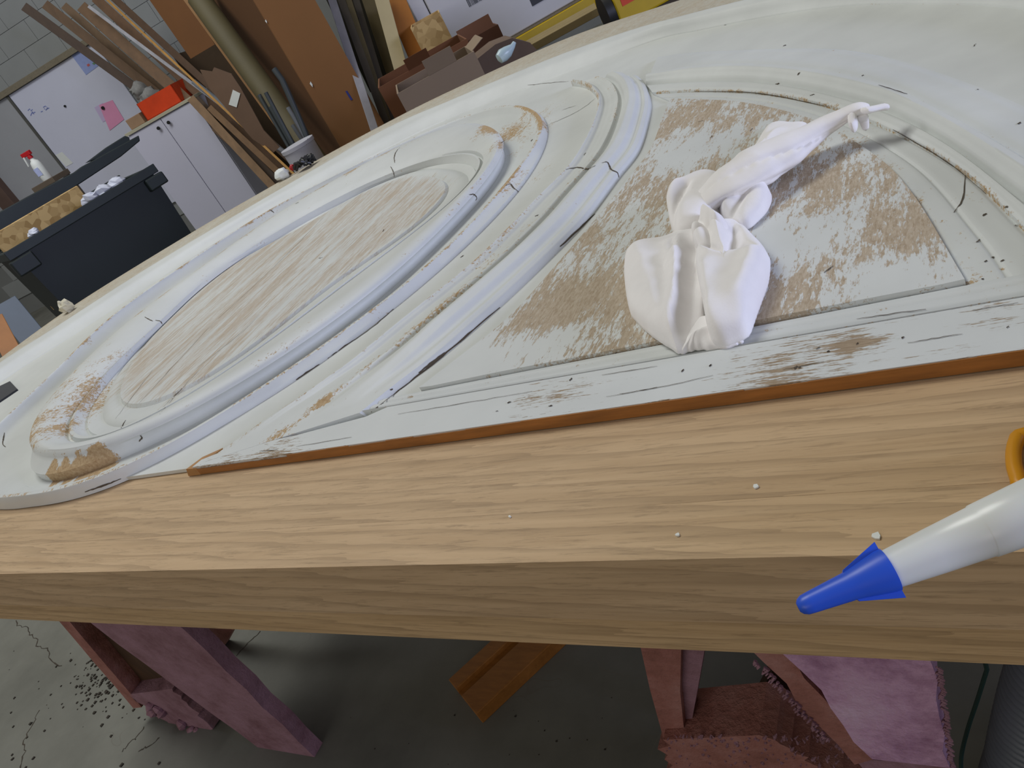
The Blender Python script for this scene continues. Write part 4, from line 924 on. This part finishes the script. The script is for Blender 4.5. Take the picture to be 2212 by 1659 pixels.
tag(slab(MB(), [(503, 194), (519, 202), (511, 232), (494, 226)], 6.55, 25, .004).build('masking_tape', m_lab, None, org=far(505, 228, 6.55), sm=False), 'piece of white tape on the torn cardboard', 'tape')
o = stick('carpet_tube', m_tub, (428, -6), (584, 210), 5.35, 4.95, 44, label='long olive tube leaning left of the tall carton', cat='tube', roundd=True)
o = stick('thin_batten', plain('ochre_batten', (132, 94, 48), .7, .15), (398, -6), (592, 262), 5.45, 5.05, 9, label='thin ochre batten on the left of the olive tube', cat='batten')
g0 = far(640, 155, 4.9); gr = far(770, 160, 4.75); gl = far(522, 155, 5.7)
for q_ in (g0, gr, gl): q_.z = 0
gb = gr + gl - g0
ct = thing('tall_carton', 'tall brown carton standing upright behind the panel, with a torn front corner', 'carton', (g0.x, g0.y, 0))
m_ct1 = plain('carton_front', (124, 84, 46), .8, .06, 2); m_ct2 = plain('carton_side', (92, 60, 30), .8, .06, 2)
Z_ = Vector((0, 0, 2.1)); e_ = lambda a, b: (b - a).normalized() * .012
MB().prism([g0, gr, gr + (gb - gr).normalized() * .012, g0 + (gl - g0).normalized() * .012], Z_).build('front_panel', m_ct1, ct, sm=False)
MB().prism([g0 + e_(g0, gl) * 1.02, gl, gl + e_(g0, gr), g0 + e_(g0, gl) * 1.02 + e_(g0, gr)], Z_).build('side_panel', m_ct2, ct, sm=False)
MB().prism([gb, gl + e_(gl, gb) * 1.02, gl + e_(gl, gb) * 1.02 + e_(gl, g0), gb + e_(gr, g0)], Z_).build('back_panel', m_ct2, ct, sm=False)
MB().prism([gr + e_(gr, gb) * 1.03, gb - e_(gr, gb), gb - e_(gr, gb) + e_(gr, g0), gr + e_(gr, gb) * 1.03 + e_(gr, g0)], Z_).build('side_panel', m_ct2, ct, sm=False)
nf_ = (gr - g0).normalized().cross(Vector((0, 0, 1))); 
if nf_.dot(EYE - g0) < 0: nf_ = -nf_
MB().prism([atp(x, y, g0 + nf_ * .0008, nf_) for x, y in ((746, 197), (750, 196), (762, 215), (758, 217))], nf_ * .001).build('tape_mark', plain('blue_tape', (38, 48, 120), .6, .05), ct, sm=False)['label'] = 'small blue tape mark'
wr_ = MB()
for x, y, s in ((574, 46, 4), (671, 182, 6)):
    wr_.prism([atp(x + a, y + b, g0 + nf_ * .001, nf_) for a, b in ((0, -s), (s * .7, 0), (s * .8, s), (-s * .2, -s * .2))], nf_ * .004)
wr_.build('torn_edge', m_lab, ct, sm=False)['kind'] = 'stuff'

# white tub of pipes
bk_ = far(648, 322, 4.35); zt_ = bk_.z + .03; rb = 34 * 4.4 / F
tub = thing('white_tub', 'tall white tub standing before the tall carton, holding grey pipes', 'tub', (bk_.x, bk_.y, 0))
m_tubw = plain('white_tub', (178, 178, 186), .5, .04)
MB().tube([(bk_.x, bk_.y, z) for z in (0, .01, zt_ - .02, zt_ - .018, zt_, zt_ + .0001, .03)], [rb * .9, rb * .92, rb, rb * 1.05, rb * 1.05, rb * .93, rb * .85], 30).build('bucket', m_tubw, tub)
m_pipe = plain('dark_grey_pipe', (52, 58, 60), .5, .15, 5); m_pipel = plain('light_grey_pipe', (118, 122, 130), .5, .1, 5)
for k, (x, y, dx, m_, lab) in enumerate(((600, 150, -.03, m_pipe, 'dark grey pipe with a bent top, tallest in the white tub'), (574, 200, -.06, m_pipe, 'dark pipe left in the white tub'), (586, 230, -.045, m_pipe, 'thick dark pipe in front in the white tub'), (622, 232, .03, m_pipel, 'light grey pipe at the right in the white tub'), (632, 270, .045, m_pipel, 'short light pipe at the right in the white tub'), (560, 205, -.065, m_pipe, 'leftmost dark pipe in the white tub'))):
    P_ = far(x, y, 4.5 + .02 * k); Q_ = Vector((bk_.x + dx * .75, bk_.y + dx * .75, .06 + .01 * k))
    pth_ = [Q_, Q_.lerp(P_, .5), Q_.lerp(P_, .93), P_]
    if k == 0: pth_[-1] = P_ + Vector((-.02, 0, .01))
    o = MB().tube(catmull(pth_, 16), .011 if k not in (0, 2) else .016, 10).build('pipe_length', m_, None, org=Q_); tag(o, lab, 'pipe', 'pipes in the white tub')

# poles, posts and boards right of the tall carton
m_ol = plain('olive_pole', (92, 80, 46), .7, .2, 5); m_pl = plain('pale_pole', (128, 126, 132), .6, .25, 4); m_dkp = plain('dark_pole', (62, 54, 40), .7, .2)
for a, b, w_, d_, m_, lab in (((716, -4), (752, 106), 16, 4.95, m_pl, 'pale grey strip standing just right of the tall carton'), ((736, -4), (800, 172), 15, 5.0, m_dkp, 'dark pole right of the pale strip'), ((752, -4), (812, 178), 11, 5.05, m_ol, 'thin olive pole among the dark poles'), ((768, -4), (818, 160), 13, 5.1, m_dkp, 'dark pole in front of the wide olive board'),
        ((796, -4), (850, 160), 27, 5.2, m_ol, 'wide olive board left of the cream post'), ((816, -4), (862, 146), 10, 5.25, m_dkp, 'dark edge strip between olive board and cream post')):
    stick('standing_pole', m_, a, b, d_, d_ - .12, w_, .02, label=lab, cat='pole', group='poles right of the tall carton')
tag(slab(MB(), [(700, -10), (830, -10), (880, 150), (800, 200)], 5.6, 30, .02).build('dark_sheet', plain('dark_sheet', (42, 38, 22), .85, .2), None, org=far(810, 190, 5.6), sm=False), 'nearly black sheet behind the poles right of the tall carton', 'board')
m_crm = plain('cream_post', (186, 172, 132), .6, .06); m_chip2 = plain('orange_board', (168, 106, 34), .6, .1, 5)
stick('cream_post', m_crm, (824, -4), (864, 142), 4.9, 4.85, 27, .04, label='cream painted post left of the orange board', cat='post')
stick('orange_board', m_chip2, (852, -4), (908, 130), 4.95, 4.9, 40, .02, label='orange-brown board between the cream post and the boxes', cat='board')
tag(slab(MB(), [(858, -10), (930, -10), (1000, 90), (905, 110)], 5.3, 32, .02).build('cream_sheet', plain('cream_sheet', (176, 158, 108), .7, .08), None, org=far(905, 110, 5.3), sm=False), 'cream sheet behind the orange board, top of the picture', 'board')

# low pallet floor / stand for the boxes
m_pal = plain('pallet_board', (150, 132, 92), .75, .12, 5); m_dfl = plain('dark_crate', (70, 60, 48), .8, .15)
uz, at, u_, n_ = frame((1000, 150), 3.6, 26)
zst = uz(1040, 190)[1] - .10
# big cartons
def carton(name, ref, dist, ang, xl, xr, ztop, zbot, depth, mat, label, flaps=()):
    uz, at, u, n = frame(ref, dist, ang); (a, za) = uz(*xl); (b, zb_) = uz(*xr)
    zt__ = ztop if ztop is not None else (za + zb_) / 2
    o = thing(name, label, 'box', at((a + b) / 2, zbot, depth / 2)); w_ = .006
    MB().box(at(a, zbot, 0), u * (b - a), n * w_, (0, 0, zt__ - zbot)).build('side', mat, o, sm=False)
    MB().box(at(a, zbot, depth - w_), u * (b - a), n * w_, (0, 0, zt__ - zbot)).build('side', mat, o, sm=False)
    MB().box(at(a, zbot, w_ + .0002), u * w_, n * (depth - 2 * w_ - .0004), (0, 0, zt__ - zbot)).build('side', mat, o, sm=False)
    MB().box(at(b - w_, zbot, w_ + .0002), u * w_, n * (depth - 2 * w_ - .0004), (0, 0, zt__ - zbot)).build('side', mat, o, sm=False)
    MB().box(at(a + w_, zbot, w_), u * (b - a - 2 * w_), n * (depth - 2 * w_), (0, 0, w_)).build('base', mat, o, sm=False)
    for k, (d0, d1, lean, up) in enumerate(flaps):   # flaps along the front (k even) or the right side
        if k % 2 == 0:
            e = n * -lean + Vector((0, 0, up)); MB().box(at(a + (b - a) * d0, zt__ + .0005, 0), u * (b - a) * (d1 - d0), n * .005, e).build('flap', mat, o, sm=False)
        else:
            e = u * lean + Vector((0, 0, up)); MB().box(at(b - .005, zt__ + .0005, depth * d0), n * depth * (d1 - d0), u * .005, e).build('flap', mat, o, sm=False)
    return o
m_gcb = plain('grey_brown_carton', (136, 118, 98), .8, .05, 3); m_bcb = plain('mid_brown_carton', (112, 70, 40), .8, .08, 3); m_bcb2 = plain('red_brown_carton', (98, 62, 44), .8, .08, 3)
carton('open_carton', (880, 170), 2.95, 33, (846, 182), (1034, 132), None, .0, .30, m_gcb, 'large grey-brown open carton standing right behind the panel edge', [(.42, .78, .03, .055), (.1, .9, .05, .02)])
carton('open_carton', (850, 150), 3.55, 33, (812, 182), (1012, 92), None, .0, .40, m_bcb, 'mid brown open carton behind the grey-brown one', [(.35, .6, .06, .05)])
carton('open_carton', (1010, 80), 4.1, 33, (994, 86), (1080, 62), None, .0, .25, m_bcb2, 'small red-brown carton before the white appliance', [(.0, .9, -.02, .06)])
carton('open_carton', (900, 60), 4.6, 30, (886, 60), (950, 28), None, .0, .30, m_osb, 'orange chipboard box beside the orange board')
# grey scrap timbers right of the cartons
m_gsc = plain('grey_brown_scrap', (104, 86, 72), .85, .15, 6)
tag(slab(MB(), [(1030, 128), (1070, 96), (1106, 82), (1145, 92), (1160, 108), (1100, 150), (1030, 185)], 3.3, 33, .2).build('crumpled_cardboard', m_gsc, None, org=far(1060, 150, 3.3), sm=False), 'crumpled grey-brown cardboard right of the cartons, behind the panel edge', 'cardboard')

# white appliance on a yellow-edged trolley
uz, at, u_, n_ = frame((960, 70), 5.0, 40)
(al, z1_), (ar, z2_) = uz(954, 74), uz(1262, -2)
zb_ = (z1_ + z2_) / 2; m_app = plain('white_appliance', (200, 200, 204), .45, .02)
zb_ = min(z1_, z2_) + .02
ap = thing('appliance', 'white boxed appliance with a barcode, at the top of the picture behind the cartons', 'appliance', at(al + .5, zb_, .3))
MB().box(at(al, zb_, 0), u_ * (ar - al), n_ * .6, (0, 0, .9)).build('casing', m_app, ap, sm=False, bevel=.006)
MB().box(at(al - .09, zb_ + .01, .02), u_ * .085, n_ * .55, (0, 0, .9)).build('door', m_app, ap, sm=False, bevel=.006)
bc_ = MB(); c0, cz_ = uz(1016, 20)
for k in range(14):
    w_ = RND.uniform(.002, .006); bc_.box(at(c0 + k * .0075, cz_ + .012, -.0012), u_ * w_, n_ * .001, (0, 0, .09))
bc_.build('barcode', m_black, ap, sm=False)
(p0_, q0_) = uz(1150, 14)
MB().box(at(p0_, q0_, -.0015), u_ * .14, n_ * .001, (0, 0, .3)).build('vent', m_black, ap, sm=False)
MB().box(at(al, zb_ - .016, .002), u_ * (ar - al), n_ * .5, (0, 0, .015)).build('base_edge', m_rail2, ap, sm=False)
m_yel = plain('yellow_paint', (196, 164, 10), .5, .08)
tro = thing('trolley', 'low trolley with a yellow front bar, carrying the white appliance', 'trolley', at(al + .6, 0, .3))
MB().box(at(al - .1, zb_ - .110, -.02), u_ * 1.7, n_ * .04, (0, 0, .092)).build('front_bar', m_yel, tro, sm=False, bevel=.004)
MB().box(at(al - .1, zb_ - .060, .021), u_ * 1.7, n_ * .6, (0, 0, .04)).build('deck', m_pal, tro, sm=False)
for a in (-.05, 1.5):
    for d in (.05, .55): MB().box(at(al + a, 0, d), u_ * .05, n_ * .05, (0, 0, zb_ - .0602)).build('leg', m_dfl, tro, sm=False)
# pale bench in front of it
uz, at, u_, n_ = frame((1180, 110), 4.2, 33)
(a, z1_), (b, z2_) = uz(1138, 98), uz(1300, 24)
pb = thing('pallet', 'pale wooden pallet in front of the yellow bar', 'pallet', at((a + b) / 2, 0, .2)); zz_ = max(z1_, z2_) - .0
for k in range(3): MB().box(at(a - .1, zz_ - .035, -.05 + k * .075), u_ * (b - a + .5), n_ * .07, (0, 0, .035)).build('board', m_pal, pb, sm=False, bevel=.002)
for k in range(3): MB().box(at(a - .05 + k * .6, 0, 0), u_ * .07, n_ * .16, (0, 0, zz_ - .0352)).build('bearer', m_dfl, pb, sm=False)

# yellow case with a red label, and its black wheel
uz, at, u_, n_ = frame((1335, 30), 3.3, 33)
(a, z1_), (b, z2_) = uz(1333, 30), uz(1420, 6)
yc = thing('yellow_case', 'yellow case with a red label at the top middle, behind the panel edge', 'case', at(a + .2, 0, .2))
zc_ = z1_ - .05
MB().box(at(a, zc_, 0), u_ * .5, n_ * .3, (0, 0, .35)).build('body', m_yel, yc, sm=False, bevel=.008)
la, lz = uz(1345, 14)
MB().box(at(la, lz, -.002), u_ * .16, n_ * .002, (0, 0, .06)).build('label', plain('red_label', (214, 74, 40), .6, .03), yc, sm=False)
tcv = bpy.data.curves.new('lettering', 'FONT'); tcv.body = 'C'; tcv.size = .05; tcv.extrude = .0004
to_ = bpy.data.objects.new('lettering', tcv); 
dgm = bpy.context.evaluated_depsgraph_get(); COL.objects.link(to_); dgm.update()
me_ = bpy.data.meshes.new_from_object(to_.evaluated_get(dgm)); bpy.data.objects.remove(to_)
lx = bpy.data.objects.new('lettering', me_); COL.objects.link(lx); me_.materials.append(m_lab); lx.parent = yc
mt = Matrix((u_, Vector((0, 0, 1)), -n_)).transposed().to_4x4(); lx.matrix_local = Matrix.Translation(at(la + .05, lz + .012, -.0025) - Vector(yc.location)) @ mt
wc = at(a - .035, zc_ + .06, .06)
MB().tube([wc, wc + u_ * .032], .075, 26).build('wheel', m_black, yc)
MB().box(at(a + .02, 0, .02), u_ * .45, n_ * .26, (0, 0, zc_ - .0005)).build('stand', m_dfl, yc, sm=False)

# small things lying on the far edge of the panel
def onedge(px, py, z=.0100): return on(px, py, z)
m_crmp = plain('cream_paper', (206, 200, 176), .85, .06, 20)
c = onedge(152, 672); o = lump(MB(), c + Vector((0, 0, .012)), .014, 2.2, 12, 8, (1.15, 1, 1), .8).build('paper_scrap', m_crmp, None, org=c, sm=False); tag(o, 'cream crumpled paper scrap on the far left edge of the panel', 'paper')
c = onedge(664, 362); o = MB()
for k in range(9):
    s = k * 1.3; o.tube([c + Vector((math.cos(s + j) * .022, math.sin(s * 1.7 + j) * .02, .006 + .016 * abs(math.sin(j * 1.1 + s)))) for j in range(6)], .0035, 6)
tag(o.build('cable_tangle', m_black, None, org=c), 'black tangle of cable on the panel edge before the white tub', 'cable')
c = onedge(615, 386); o = thing('glove', 'small white glove with a red cuff on the panel edge left of the cable', 'glove', c)
lump(MB(), c + Vector((0, 0, .013)), .016, 4.4, 14, 9, (1.3, .9, .8), .35).build('hand', m_lab, o); lump(MB(), c + Vector((.026, .016, .014)), .007, 1.1, 10, 7).build('cuff', m_redp, o)
m_pbl = plain('pale_blue_plastic', (170, 190, 196), .35, .05)
c = onedge(1082, 142); d_ = (on(1118, 120, .01) - c).normalized()
o = MB().tube([c + d_ * s + Vector((0, 0, z)) for s, z in ((0, .014), (.003, .014), (.014, .0165), (.028, .018), (.044, .022), (.052, .027))], [.004, .011, .0145, .0125, .006, .004], 18).build('plastic_nozzle', m_pbl, None, org=c)
tag(o, 'pale blue plastic nozzle lying on the far edge of the panel', 'nozzle')
# dark strip lying on the panel at the left edge of the picture
q = [on(x, y, GROUND) for x, y in ((-30, 852), (24, 826), (40, 843), (-12, 878))]
o = MB().prism(q, (0, 0, .003)).build('black_strip', plain('black_rubber', (36, 38, 44), .6, .1), None, org=q[1], sm=False); tag(o, 'black rubber strip on the panel left of the oval medallion', 'strip')
